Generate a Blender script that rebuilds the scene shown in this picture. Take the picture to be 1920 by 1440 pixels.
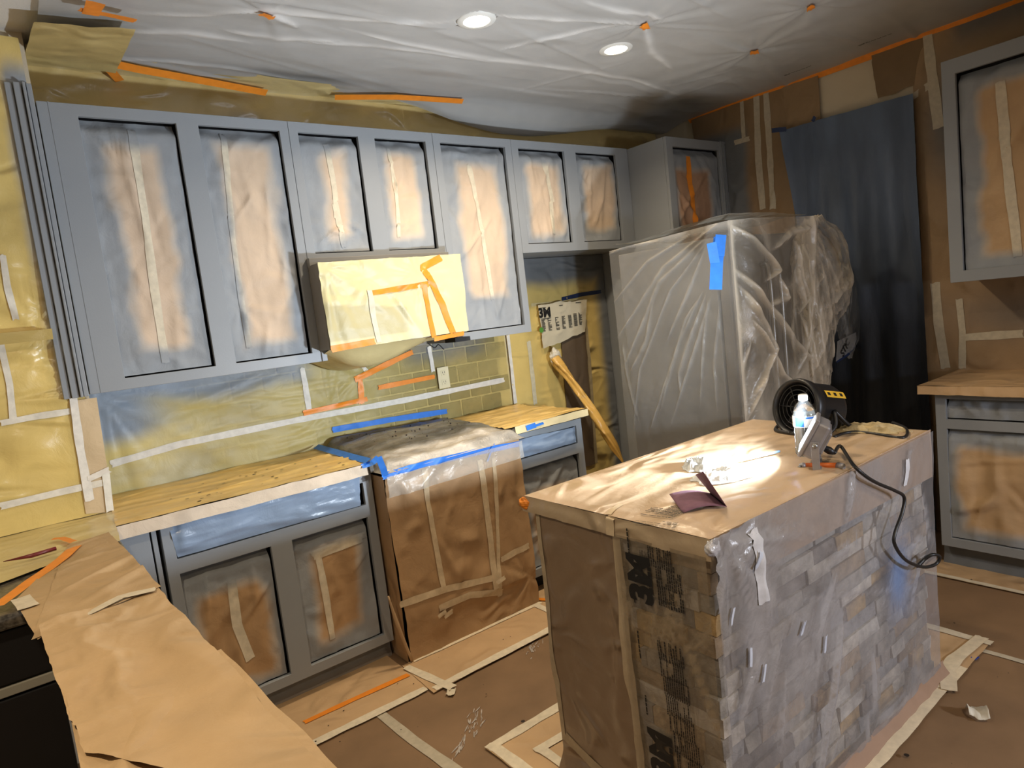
import bpy, bmesh, math, random
import numpy as np
from mathutils import Vector, Matrix
for o in list(bpy.data.objects): bpy.data.objects.remove(o)
S = bpy.context.scene; C = S.collection
R = math.radians

# ---------------------------------------------------------------- camera
CAM = np.array([0.6994, -3.31626, 1.5030]); YAW, PIT, ROL, FPX = 0.650526, -0.107787, -0.1161, 1251.06
_f = np.array([math.sin(YAW)*math.cos(PIT), math.cos(YAW)*math.cos(PIT), math.sin(PIT)])
_r0 = np.array([math.cos(YAW), -math.sin(YAW), 0.0]); _u0 = np.cross(_r0, _f)
_r = math.cos(ROL)*_r0 + math.sin(ROL)*_u0; _u = -math.sin(ROL)*_r0 + math.cos(ROL)*_u0
cd = bpy.data.cameras.new('camera'); cam = bpy.data.objects.new('camera', cd); C.objects.link(cam)
cd.sensor_width = 36; cd.lens = FPX/1920*36; cd.clip_start = 0.02
m = Matrix.Identity(4)
for i in range(3):
    m[i][0] = _r[i]; m[i][1] = _u[i]; m[i][2] = -_f[i]; m[i][3] = CAM[i]
cam.matrix_world = m; S.camera = cam

def on(px, py, **k):
    "world point where the line of sight of a measured point meets a real plane of the room (x=, y= or z=)"
    d = _f + _r*(px-960)/FPX - _u*(py-720)/FPX
    (a, v), = k.items(); i = 'xyz'.index(a)
    return CAM + d*(v-CAM[i])/d[i]

# ---------------------------------------------------------------- world, lights, exposure
W = bpy.data.worlds.new('room_air'); S.world = W; W.use_nodes = True
W.node_tree.nodes['Background'].inputs[0].default_value = (1.0, 0.81, 0.58, 1)
W.node_tree.nodes['Background'].inputs[1].default_value = 0.22
S.view_settings.view_transform = 'Standard'; S.view_settings.look = 'None'
S.view_settings.exposure = 0.0; S.view_settings.gamma = 1.0; S.view_settings.use_curve_mapping = False

def area(name, loc, target, size, power, color, spread=180, sy=None, shape='SQUARE'):
    l = bpy.data.lights.new(name, 'AREA'); l.energy = power; l.color = color; l.spread = R(spread)
    l.shape = 'RECTANGLE' if sy else shape; l.size = size
    if sy: l.size_y = sy
    o = bpy.data.objects.new(name, l); C.objects.link(o); o.location = loc
    o.rotation_euler = (Vector(target)-Vector(loc)).to_track_quat('-Z', 'Y').to_euler()
    return o
WARM = (1.0, 0.80, 0.55); COOL = (0.80, 0.90, 1.0)
LAMP_N = Vector((-0.42, 0.84, 0.52)).normalized(); LAMP_P = Vector(on(1534, 822, y=-2.262))
area('flood_lamp_light', LAMP_P + LAMP_N*0.040, LAMP_P + LAMP_N, 0.085, 31, COOL, 160, 0.07)
for i, (x, y, p) in enumerate([(2.444, -1.07, 15), (3.257, -1.075, 9), (0.3, -2.3, 17), (2.0, -3.9, 20)]):
    area('recessed_light_beam', (x, y, 2.60), (x, y, 0), 0.13, p, WARM, 150, shape='DISK')
area('second_flood_lamp', (3.3, -4.9, 1.25), (2.6, -2.3, 0.5), 0.22, 14, (0.80, 0.86, 1.0), 100)

# ---------------------------------------------------------------- noise in numpy
def _h(ix, iy, s):
    v = np.sin(ix*127.1 + iy*311.7 + s*74.7)*43758.5453
    return v - np.floor(v)
def vn(x, y, s=0):
    x = np.asarray(x, float); y = np.asarray(y, float)
    ix = np.floor(x); iy = np.floor(y); fx = x-ix; fy = y-iy
    fx = fx*fx*(3-2*fx); fy = fy*fy*(3-2*fy)
    return ((_h(ix, iy, s)*(1-fx)+_h(ix+1, iy, s)*fx)*(1-fy) + (_h(ix, iy+1, s)*(1-fx)+_h(ix+1, iy+1, s)*fx)*fy)
def fbm(x, y, s=0, o=4):
    t = 0; a = 1; n = 0
    for i in range(o):
        t = t+a*vn(x*2**i+i*17.3, y*2**i-i*9.1, s+i); n += a; a *= .5
    return t/n
def ridge(x, y, s=0, o=3):
    t = 0; a = 1; n = 0
    for i in range(o):
        t = t+a*(1-np.abs(2*vn(x*2**i+i*5.3, y*2**i, s+i)-1))**2; n += a; a *= .5
    return t/n
def ss(a, b, x):
    t = np.clip((x-a)/(b-a), 0, 1); return t*t*(3-2*t)
def fold(u, v, u0, v0, u1, v1, w, h):
    du, dv = u1-u0, v1-v0; L2 = du*du+dv*dv
    t = np.clip(((u-u0)*du+(v-v0)*dv)/L2, 0, 1)
    d = np.hypot(u-u0-t*du, v-v0-t*dv)
    return h*np.exp(-(d/w)**2)*np.sin(np.pi*np.clip(t, 0.02, .98))**.6
def rfolds(seed, n, W0, H0, ang, spread, ln, w, h, u0=0, v0=0):
    rg = random.Random(seed); fs = []
    for i in range(n):
        a = ang+rg.gauss(0, spread); l = ln*rg.uniform(.5, 1.3)
        cu = u0+rg.uniform(0, W0); cv = v0+rg.uniform(0, H0)
        fs.append((cu-math.cos(a)*l/2, cv-math.sin(a)*l/2, cu+math.cos(a)*l/2, cv+math.sin(a)*l/2, w*rg.uniform(.6, 1.5), h*rg.uniform(-.5, 1)))
    def f(u, v):
        t = 0
        for q in fs: t = t+fold(u, v, *q)
        return t
    return f
def radial(u, v, cu, cv, k, amp, Rr, seed=0):
    th = np.arctan2(v-cv, u-cu); r = np.hypot(u-cu, v-cv)
    return amp*(vn(th*k, r*1.5, seed)-.5)*2*np.exp(-r/Rr)*ss(0, .06, r)

# ---------------------------------------------------------------- colours (linear)
PAINT = np.array((.295, .315, .335)); PAPER = np.array((.56, .375, .205)); BROWN = np.array((.44, .275, .14)); BEIGE = np.array((.62, .48, .35))
TAPE = np.array((.70, .62, .47)); YEL = np.array((.80, .60, .205)); CREAM = np.array((.72, .62, .45))
BLUEP = np.array((.27, .35, .47))

# ---------------------------------------------------------------- materials
def nodes(name):
    mt = bpy.data.materials.new(name); mt.use_nodes = True; nt = mt.node_tree
    return mt, nt, nt.nodes['Principled BSDF'], nt.nodes['Material Output']
def mat(name, color=None, rough=.6, bump=None, var=.08, vscale=6, spec=.4, metal=0, film=False, coat=0, stretch=(1, 1, 1), emit=None, tint=(1, 1, 1), trans=0, crease=None):
    mt, nt, b, out = nodes(name); N = nt.nodes; L = nt.links
    tc = N.new('ShaderNodeTexCoord'); mp = N.new('ShaderNodeMapping'); L.new(tc.outputs['Object'], mp.inputs[0]); mp.inputs['Scale'].default_value = stretch
    if color is None:
        a = N.new('ShaderNodeAttribute'); a.attribute_name = 'Col'; src = a.outputs['Color']
    else:
        a = N.new('ShaderNodeRGB'); a.outputs[0].default_value = (*color, 1); src = a.outputs[0]
    nz = N.new('ShaderNodeTexNoise'); nz.inputs['Scale'].default_value = vscale; nz.inputs['Detail'].default_value = 5; L.new(mp.outputs[0], nz.inputs['Vector'])
    mr = N.new('ShaderNodeMapRange'); mr.inputs[1].default_value = .3; mr.inputs[2].default_value = .7
    mr.inputs[3].default_value = 1-var; mr.inputs[4].default_value = 1+var; L.new(nz.outputs[0], mr.inputs[0])
    mx = N.new('ShaderNodeVectorMath'); mx.operation = 'SCALE'; L.new(src, mx.inputs[0]); L.new(mr.outputs[0], mx.inputs['Scale'])
    L.new(mx.outputs[0], b.inputs['Base Color'])
    b.inputs['Roughness'].default_value = rough; b.inputs['Specular IOR Level'].default_value = spec; b.inputs['Metallic'].default_value = metal
    b.inputs['Coat Weight'].default_value = coat
    if trans: b.inputs['Transmission Weight'].default_value = trans
    if bump:
        sc, st, dist = bump
        n2 = N.new('ShaderNodeTexNoise')
        if crease:
            n3 = N.new('ShaderNodeTexNoise'); n3.noise_type = 'RIDGED_MULTIFRACTAL'; n3.inputs['Scale'].default_value = crease[0]; n3.inputs['Detail'].default_value = 3; n3.inputs['Roughness'].default_value = .45; n3.inputs['Distortion'].default_value = 1.2
            m2 = N.new('ShaderNodeMapping'); L.new(tc.outputs['Object'], m2.inputs[0]); m2.inputs['Scale'].default_value = crease[2]; m2.inputs['Rotation'].default_value = (.3, .5, .4); L.new(m2.outputs[0], n3.inputs['Vector'])
            b0 = N.new('ShaderNodeBump'); b0.inputs['Strength'].default_value = .8; b0.inputs['Distance'].default_value = crease[1]; L.new(n3.outputs[0], b0.inputs['Height'])
        n2.inputs['Scale'].default_value = sc; n2.inputs['Detail'].default_value = 6; n2.inputs['Roughness'].default_value = .6; n2.inputs['Distortion'].default_value = .6
        L.new(mp.outputs[0], n2.inputs['Vector'])
        bp = N.new('ShaderNodeBump'); bp.inputs['Strength'].default_value = st; bp.inputs['Distance'].default_value = dist
        L.new(n2.outputs[0], bp.inputs['Height'])
        if crease: L.new(b0.outputs[0], bp.inputs['Normal'])
        L.new(bp.outputs[0], b.inputs['Normal'])
    if emit:
        b.inputs['Emission Color'].default_value = (*emit[0], 1); b.inputs['Emission Strength'].default_value = emit[1]
    if film:
        al = N.new('ShaderNodeAttribute'); al.attribute_name = 'Alp'
        tr = N.new('ShaderNodeBsdfTransparent'); tr.inputs[0].default_value = (*tint, 1)
        ms = N.new('ShaderNodeMixShader'); L.new(al.outputs['Fac'], ms.inputs[0]); L.new(tr.outputs[0], ms.inputs[1]); L.new(b.outputs[0], ms.inputs[2]); L.new(ms.outputs[0], out.inputs[0])
    return mt
M = dict(
 paint=mat('grey_paint', tuple(PAINT), .42, (180, .25, .001), .03, 3),
 paper=mat('masking_paper', None, .62, (14, .35, .01), .06, 9, spec=.3, crease=(5, .030, (1, 1.2, .8))),
 film=mat('masking_film', None, .30, (9, .35, .012), .05, 7, spec=.55, crease=(4.5, .045, (.7, 1.3, 1.6))),
 yfilm=mat('yellow_film', None, .44, (10, .35, .012), .06, 6, spec=.5, film=True, tint=(.98, .9, .62), crease=(4.5, .014, (.6, 1.3, 1.8))),
 clear=mat('clear_film', None, .20, (16, .6, .012), .05, 8, spec=.8, film=True, crease=(5, .020, (1.2, 1.2, .7))),
 ceilfilm=mat('ceiling_film', None, .38, (7, .30, .01), .04, 5, spec=.45, film=True, crease=(2.2, .03, (.5, 1.6, 1))),
 tape=mat('tape', None, .65, (60, .35, .002), .10, 40, spec=.3),
 otape=mat('orange_tape', (.85, .27, .025), .42, (50, .3, .002), .08, 30),
 btape=mat('blue_tape', (.035, .20, .70), .5, (50, .3, .002), .10, 30),
 dark=mat('dark_interior', (.02, .02, .022), .8),
 floor=mat('brown_floor_paper', (.235, .145, .078), .62, (25, .25, .004), .14, 5, spec=.35),
 wall=mat('wall_paint', (.62, .54, .40), .8, (120, .3, .002), .04, 3),
 ceil=mat('ceiling_paint', (.72, .70, .66), .85, (90, .5, .003), .03, 3),
 tile=mat('stone_tile', None, .5, (60, .5, .003), .22, 22),
 grout=mat('grout', (.64, .60, .50), .9, (80, .4, .002), .08, 20),
 stone=mat('ledger_stone', None, .8, (38, .8, .008), .30, 26),
 granite=mat('granite', (.10, .085, .065), .3, (80, .1, .001), .75, 90),
 black=mat('black_enamel', (.012, .012, .013), .35, None, .1),
 blackrub=mat('black_rubber', (.010, .010, .011), .42, None, .1, spec=.5),
 steel=mat('brushed_steel', (.34, .34, .33), .34, (6, .05, .002), .05, 40, metal=.85, stretch=(1, 1, 30)),
 castal=mat('cast_aluminium', (.34, .33, .34), .45, (90, .25, .001), .1, 30, metal=.5),
 glassface=mat('lamp_glass', (.9, .95, 1), .2, emit=((.85, .93, 1), 14)),
 led=mat('ceiling_lamp_diffuser', (1, .96, .85), .5, emit=((1, .94, .80), 9)),
 white=mat('white_plastic', (.80, .80, .76), .4),
 outlet=mat('cream_plastic', (.74, .68, .46), .4),
 ink=mat('printed_ink', (.012, .012, .012), .55, None, .1),
 green=mat('green_ink', (.10, .30, .05), .5), blueink=mat('blue_label_ink', (.02, .16, .62), .4),
 yellow=mat('yellow_label', (.85, .52, .05), .45), red=mat('red_plastic', (.75, .07, .03), .35),
 darkred=mat('dark_red_plastic', (.16, .02, .02), .35), wood=mat('orange_plastic', (.62, .14, .025), .45, (40, .2, .002), .15),
 rag=mat('rag_cloth', None, .9, (60, .8, .006), .2, 30, spec=.1),
 purple=mat('purple_sandpaper', (.20, .10, .145), .85, (300, .4, .001), .1, 60),
 drape=mat('painted_drape', None, .5, (14, .4, .012), .18, 9, spec=.35, stretch=(1, 1, .25)),
 speck=mat('paint_speck', (.02, .012, .008), .6), smear=mat('dried_smear', (.42, .38, .34), .6, (60, .5, .002), .3, 50),
 navy=mat('navy_tape', (.02, .035, .10), .5),
 water=mat('clear_bottle', (.93, .97, 1), .06, None, 0, trans=.96, spec=.6),
)

# ---------------------------------------------------------------- object helpers
def link(name, me, mt=None, parent=None):
    o = bpy.data.objects.new(name, me); C.objects.link(o)
    if mt: me.materials.append(M[mt] if isinstance(mt, str) else mt)
    if parent: o.parent = parent
    return o
def tag(o, label, cat, group=None, kind=None):
    if label: o['label'] = label
    if cat: o['category'] = cat
    if group: o['group'] = group
    if kind: o['kind'] = kind
    return o
def thing(name, label, cat, loc=(0, 0, 0), group=None):
    o = bpy.data.objects.new(name, None); C.objects.link(o); o.empty_display_size = .1
    o.location = (0, 0, 0)
    return tag(o, label, cat, group)
def struct(o): o['kind'] = 'structure'; return o
def from_bm(name, bm, mt, parent=None, smooth=False, bevel=0, seg=2):
    me = bpy.data.meshes.new(name); bmesh.ops.recalc_face_normals(bm, faces=bm.faces); bm.to_mesh(me); bm.free()
    if smooth: me.polygons.foreach_set('use_smooth', [True]*len(me.polygons))
    o = link(name, me, mt, parent)
    if bevel:
        b = o.modifiers.new('bevel', 'BEVEL'); b.width = bevel; b.segments = seg; b.limit_method = 'ANGLE'
    return o
def bx(bm, x0, x1, y0, y1, z0, z1, mtx=None):
    vs = [bm.verts.new((x, y, z)) for x in (x0, x1) for y in (y0, y1) for z in (z0, z1)]
    for f in ((0, 1, 3, 2), (4, 6, 7, 5), (0, 4, 5, 1), (2, 3, 7, 6), (0, 2, 6, 4), (1, 5, 7, 3)): bm.faces.new([vs[i] for i in f])
    if mtx is not None: bmesh.ops.transform(bm, matrix=mtx, verts=vs)
    return vs
def box(name, x0, x1, y0, y1, z0, z1, mt, parent=None, bevel=0, mtx=None):
    bm = bmesh.new(); bx(bm, x0, x1, y0, y1, z0, z1, mtx); return from_bm(name, bm, mt, parent, bevel=bevel)
def grid(name, P, mt, parent=None, col=None, alp=None, keep=None, closed=False, thick=0):
    nv, nu = P.shape[:2]; me = bpy.data.meshes.new(name)
    idx = np.arange(nv*nu).reshape(nv, nu)
    if closed: idx = np.concatenate([idx, idx[:, :1]], 1)
    q = np.stack([idx[:-1, :-1], idx[:-1, 1:], idx[1:, 1:], idx[1:, :-1]], -1).reshape(-1, 4)
    if keep is not None: q = q[keep.reshape(-1)]
    me.vertices.add(nv*nu); me.vertices.foreach_set('co', P.reshape(-1).astype('f'))
    me.loops.add(q.size); me.loops.foreach_set('vertex_index', q.reshape(-1).astype('i'))
    me.polygons.add(len(q)); me.polygons.foreach_set('loop_start', np.arange(0, q.size, 4, dtype='i'))
    me.polygons.foreach_set('use_smooth', np.ones(len(q), bool)); me.update(calc_edges=True)
    n = nv*nu
    if col is not None:
        c = np.ones((n, 4), 'f'); c[:, :3] = np.clip(np.broadcast_to(col, P.shape).reshape(-1, 3), 0, 1)
        a = me.color_attributes.new('Col', 'FLOAT_COLOR', 'POINT'); a.data.foreach_set('color', c.reshape(-1))
    if alp is not None:
        a = me.attributes.new('Alp', 'FLOAT', 'POINT'); a.data.foreach_set('value', np.clip(np.broadcast_to(alp, (nv, nu)), 0, 1).reshape(-1).astype('f'))
    o = link(name, me, mt, parent)
    if thick:
        s = o.modifiers.new('thickness', 'SOLIDIFY'); s.thickness = thick; s.offset = 0
    return o
def setcol(o, c):
    me = o.data; a = me.color_attributes.new('Col', 'FLOAT_COLOR', 'POINT')
    a.data.foreach_set('color', np.tile(np.array([*c, 1], 'f'), len(me.vertices))); return o
def plane(ax, val):
    # y: faces the camera (-Y); x: faces -X with u=-y ; z+: floor-like ; z-: ceiling-like
    if ax == 'y': return lambda u, v, d: np.stack([u, val-d+0*u, v], -1)
    if ax == 'x': return lambda u, v, d: np.stack([val-d+0*u, -u, v], -1)
    if ax == 'z+': return lambda u, v, d: np.stack([u, v, val+d+0*u], -1)
    if ax == 'z-': return lambda u, v, d: np.stack([u, v, val-d+0*u], -1)
class Sheet:
    def __init__(s, name, ax, val, corners, mt, parent=None, step=.015, disp=None, col=YEL, alp=None, px=False, jag=0, label=None, cat=None, group=None, seed=1, keep=None):
        s.ax, s.val, s.disp = ax, val, disp or (lambda u, v: 0*u); s.col, s.alp = col, alp; s.P = plane(ax, val)
        if px: corners = [s.uv(*c) for c in corners]
        (a, b, c, d) = [np.array(q, float) for q in corners]        # bl, br, tr, tl
        w = max(np.hypot(*(b-a)), np.hypot(*(c-d))); h = max(np.hypot(*(d-a)), np.hypot(*(c-b)))
        nu = max(2, int(w/step)+1); nv = max(2, int(h/step)+1)
        T, V = np.meshgrid(np.linspace(0, 1, nu), np.linspace(0, 1, nv))
        T3, V3 = T[..., None], V[..., None]
        Q = (a*(1-T3)+b*T3)*(1-V3)+(d*(1-T3)+c*T3)*V3
        if jag:
            e = 1-np.minimum(1, np.minimum(np.minimum(T*w, (1-T)*w), np.minimum(V*h, (1-V)*h))/(step*1.5))
            Q = Q+(np.stack([fbm(Q[..., 0]*14, Q[..., 1]*14, seed+5), fbm(Q[..., 0]*14, Q[..., 1]*14, seed+9)], -1)-.5)*2*jag*e[..., None]
        s.corners = (a, b, c, d); u, v = Q[..., 0], Q[..., 1]; s.Q = Q
        cc = col(u, v) if callable(col) else col
        aa = alp(u, v) if callable(alp) else alp
        kp = None
        if keep is not None:
            uc = (u[:-1, :-1]+u[1:, 1:])/2; vc = (v[:-1, :-1]+v[1:, 1:])/2; kp = keep(uc, vc)
        s.o = grid(name, s.P(u, v, s.disp(u, v)), mt, parent, cc, aa, kp)
        if label: tag(s.o, label, cat, group)
    def uv(s, px, py):
        p = on(px, py, **{s.ax[0]: s.val})
        return {'y': (p[0], p[2]), 'x': (-p[1], p[2]), 'z': (p[0], p[1])}[s.ax[0]]
    def pt(s, u, v, lift=0): return s.P(np.float64(u), np.float64(v), s.disp(np.float64(u), np.float64(v))+lift)
    def strip(s, pts, w=.03, mt='tape', col=None, name='masking_tape', px=True, lift=.0022, parent=None, seed=0, wig=.12):
        if px: pts = [s.uv(*p) for p in pts]
        pts = np.array(pts, float); seg = np.hypot(*np.diff(pts, axis=0).T); L = np.concatenate([[0], np.cumsum(seg)])
        n = max(3, int(L[-1]/.014)+1); t = np.linspace(0, L[-1], n)
        c = np.stack([np.interp(t, L, pts[:, i]) for i in (0, 1)], -1)
        d = np.gradient(c, axis=0); d /= np.maximum(1e-9, np.hypot(d[:, 0], d[:, 1]))[:, None]; nn = np.stack([-d[:, 1], d[:, 0]], -1)
        k = 5; A = np.linspace(-.5, .5, k)
        ww = w*(1+wig*(vn(t*14, 0*t, seed+3)-.5)*2)
        Q = c[:, None]+nn[:, None]*(A[None, :, None]*ww[:, None, None])
        Q = Q+d[:, None]*((vn(A*9+seed, A*0, 2)[None, :, None]-.5)*.008)
        u, v = Q[..., 0], Q[..., 1]
        cc = TAPE if col is None else (col(u, v) if callable(col) else col)
        return grid(name, s.P(u, v, s.disp(u, v)+lift), mt, parent or s.o, cc)

def tube(name, pts, r, mt, parent=None, seg=10, sm=6, cap=True):
    pts = np.array(pts, float)
    if sm > 1 and len(pts) > 2:
        P = np.vstack([2*pts[0]-pts[1], pts, 2*pts[-1]-pts[-2]]); out = []
        for i in range(1, len(P)-2):
            for t in np.linspace(0, 1, sm, endpoint=False):
                a, b, c, d = P[i-1], P[i], P[i+1], P[i+2]
                out.append(.5*((2*b)+(-a+c)*t+(2*a-5*b+4*c-d)*t*t+(-a+3*b-3*c+d)*t**3))
        out.append(P[-2]); pts = np.array(out)
    n = len(pts); rr = np.broadcast_to(np.interp(np.linspace(0, 1, n), np.linspace(0, 1, len(np.atleast_1d(r))), np.atleast_1d(r)) if np.ndim(r) else r, n)
    d = np.gradient(pts, axis=0); d /= np.linalg.norm(d, axis=1)[:, None]+1e-12
    up = np.array([0, 0, 1.]) if abs(d[0][2]) < .9 else np.array([1., 0, 0])
    A = []; a = np.cross(d[0], up); a /= np.linalg.norm(a)
    for i in range(n):
        a = a-d[i]*(a@d[i]); a /= np.linalg.norm(a)+1e-12; A.append(a)
    A = np.array(A); B = np.cross(d, A); th = np.linspace(0, 2*np.pi, seg, endpoint=False)
    P = pts[:, None]+(A[:, None]*np.cos(th)[None, :, None]+B[:, None]*np.sin(th)[None, :, None])*rr[:, None, None]
    if cap: P = np.concatenate([np.repeat(pts[:1][:, None], seg, 1), P, np.repeat(pts[-1:][:, None], seg, 1)], 0)
    return grid(name, P, mt, parent, closed=True)
def lathe(name, prof, mt, parent=None, seg=32, mtx=None, flute=None):
    pr = np.array(prof, float); th = np.linspace(0, 2*np.pi, seg, endpoint=False)
    rr = pr[:, 0][:, None]*np.ones(seg)[None]
    if flute is not None: rr = rr*flute(th[None, :], pr[:, 1][:, None])
    P = np.stack([rr*np.cos(th), rr*np.sin(th), np.repeat(pr[:, 1][:, None], seg, 1)], -1)
    if mtx is not None:
        mm = np.array(mtx); P = P@mm[:3, :3].T+mm[:3, 3]
    return grid(name, P, mt, parent, closed=True)
def frame_mtx(loc, zdir, xdir=None):
    z = Vector(zdir).normalized(); x = Vector(xdir) if xdir else Vector((0, 0, 1)).cross(z)
    x = (x-z*x.dot(z)).normalized(); y = z.cross(x)
    mm = Matrix.Identity(4)
    for i in range(3): mm[i][0], mm[i][1], mm[i][2], mm[i][3] = x[i], y[i], z[i], loc[i]
    return mm

# frame with real openings, built in plane coordinates
def face_frame(name, ax, val, u0, u1, v0, v1, ops, parent, th=.02, mt='paint'):
    us = sorted({u0, u1, *[o[0] for o in ops], *[o[1] for o in ops]}); vs = sorted({v0, v1, *[o[2] for o in ops], *[o[3] for o in ops]})
    def solid(i, j):
        if i < 0 or j < 0 or i >= len(us)-1 or j >= len(vs)-1: return False
        cu, cv = (us[i]+us[i+1])/2, (vs[j]+vs[j+1])/2
        return not any(o[0] < cu < o[1] and o[2] < cv < o[3] for o in ops)
    P = plane(ax, val); bm = bmesh.new(); cache = {}
    def V(u, v, d):
        k = (round(u, 5), round(v, 5), d)
        if k not in cache: cache[k] = bm.verts.new(P(np.float64(u), np.float64(v), d))
        return cache[k]
    for i in range(len(us)-1):
        for j in range(len(vs)-1):
            if not solid(i, j): continue
            a, b, c, d = us[i], us[i+1], vs[j], vs[j+1]
            bm.faces.new([V(a, c, 0), V(b, c, 0), V(b, d, 0), V(a, d, 0)])
            bm.faces.new([V(a, c, -th), V(a, d, -th), V(b, d, -th), V(b, c, -th)])
            for (ii, jj, e) in ((i-1, j, ((a, c), (a, d))), (i+1, j, ((b, c), (b, d))), (i, j-1, ((a, c), (b, c))), (i, j+1, ((a, d), (b, d)))):
                if not solid(ii, jj):
                    (p, q) = e; bm.faces.new([V(*p, 0), V(*q, 0), V(*q, -th), V(*p, -th)])
    return from_bm(name, bm, mt, parent, bevel=.0012, seg=1)

def panel(parent, ax, val, u0, u1, v0, v1, ins, tapes=(), seed=1, paper=BEIGE, gap=(.0, .012, .006, .0), amp=.012, paint=None, depth=.024, folds=None, soft=.055, tw=.03, tmt='tape', tcol=TAPE, flare=None):
    "masked opening: film/paper sheet taped inside the frame, oversprayed round its rim"
    pc = PAINT*1.02 if paint is None else paint
    W0, H0 = u1-u0, v1-v0; l, r, b, t = [x-.018 if x < .5 else x for x in ins]
    def mask(u, v):
        wob = (fbm(u*7, v*7, seed, 3)-.5)*.07
        return ss(0, soft, u-u0-l+wob)*ss(0, soft, u1-r-u+wob)*ss(0, soft, v-v0-b+wob*.8)*ss(0, soft, v1-t-v+wob*.8)
    f1 = rfolds(seed, 9, W0, H0, R(80), .35, H0*.35, .009, .012, u0, v0); f2 = rfolds(seed+7, 8, W0, H0, R(15), .5, W0*.5, .009, .011, u0, v0)
    def disp(u, v):
        e = np.minimum(np.minimum(u-u0, u1-u), np.minimum(v-v0, v1-v)); k = ss(0, .05, e)
        d = amp*(fbm(u*5, v*3.2, seed+2, 2)-.45)*2*k+(f1(u, v)+f2(u, v))*k+.009*ridge(u*16, v*5, seed+4, 2)*(1-k*.6)+.005*ridge(u*8, v*11, seed+6)
        if folds: d = d+folds(u, v)*k
        return d-.035*ss(.055, .0, v1-v-.004*np.sin(u*40))
    def col(u, v):
        mm = mask(u, v)[..., None]; st = (.93+.14*fbm(u*25, v*4, seed+3, 2))[..., None]
        rim = (4*mm*(1-mm)*.35)
        return ((pc*(1-mm)+paper*mm)*(1-rim)+np.array((.55, .50, .43))*rim)*st
    s = Sheet('masking_paper', ax, val+depth*(1 if True else 1), [(u0+gap[0], v0+gap[2]), (u1-gap[1], v0+gap[2]), (u1-gap[1]*.6, v1-gap[3]), (u0+gap[0], v1-gap[3])], 'paper', parent, .011, disp, col)
    s.mask = mask
    def tc(u, v):
        mm = mask(u, v)[..., None]; return pc*(1-mm)+tcol*mm
    for i, tp in enumerate(tapes):
        s.strip([(u0+a*W0, v0+c*H0) for a, c in tp], tw, tmt, tc, px=False, seed=seed+i)
    return s
def carcass(ax, val, u0, u1, v0, v1, depth, parent, th=.018):
    P = plane(ax, val); bm = bmesh.new()
    def b3(a, b, c, d, e, f):
        p = P(np.float64(a), np.float64(c), -e); q = P(np.float64(b), np.float64(d), -f)
        lo, hi = np.minimum(p, q), np.maximum(p, q); bx(bm, lo[0], hi[0], lo[1], hi[1], lo[2], hi[2])
    d0, d1 = .0205, depth
    b3(u0, u0+th, v0, v1, d0, d1); b3(u1-th, u1, v0, v1, d0, d1); b3(u0+th, u1-th, v0, v0+th, d0, d1); b3(u0+th, u1-th, v1-th, v1, d0, d1)
    o = from_bm('carcass', bm, 'paint', parent)
    bm = bmesh.new(); b3(u0+th, u1-th, v0+th, v1-th, .075, d1-.002); from_bm('cabinet_interior', bm, 'dark', parent)
    return o

# ================================================================ SETTING
ZC = 2.69; XR = 4.745
struct(box('floor', -1.6, 5.2, -6.0, .12, -.05, 0, 'floor'))
struct(box('ceiling', -1.6, 5.2, -6.0, .12, ZC, ZC+.08, 'ceil'))
wb = struct(box('wall_back', .96, 5.0, 0, .1, 0, ZC, 'grout'))
wr = struct(box('wall_right', XR, XR+.12, -6.0, 0, 0, ZC, 'wall'))
wl = struct(box('wall_left', -1.6, .960, -.333, .1, 0, ZC, 'wall'))
# backsplash tiles, each its own piece
rg = random.Random(4)
tm = []
for k in range(4):
    bm = bmesh.new(); bx(bm, -.0735, .0735, -.0, .0, -.05, .05)
    bm.free(); bm = bmesh.new(); bx(bm, -.0705, .0705, -.007, 0, -.0468, .0468)
    me = bpy.data.meshes.new('tile'); bmesh.ops.bevel(bm, geom=[e for e in bm.edges], offset=.003, segments=1, affect='EDGES'); bm.to_mesh(me); bm.free()
    c = [(.22, .21, .18), (.28, .26, .22), (.18, .17, .15), (.33, .30, .25)][k]
    a = me.color_attributes.new('Col', 'FLOAT_COLOR', 'POINT'); a.data.foreach_set('color', np.tile(np.array([*c, 1], 'f'), len(me.vertices)))
    me.materials.append(M['tile']); tm.append(me)
for j in range(5):
    n = 15
    for i in range(n):
        x = 1.03+.0735+i*.15+(.075 if j % 2 else 0); z = .92+.05+j*.1025
        if x > 3.13: continue
        o = bpy.data.objects.new('tile', rg.choice(tm)); C.objects.link(o); o.parent = wb; o.location = (x, 0, z)
# corner mouldings beside the upper cabinets
bm = bmesh.new()
for (a, b, d) in ((.878, .900, .010), (.903, .925, .020), (.929, .938, .030), (.941, .957, .016)): bx(bm, a, b, -.362-d, -.333, 1.372, 2.50)
struct(from_bm('trim_1', bm, 'paint', None, bevel=.002))

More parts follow.
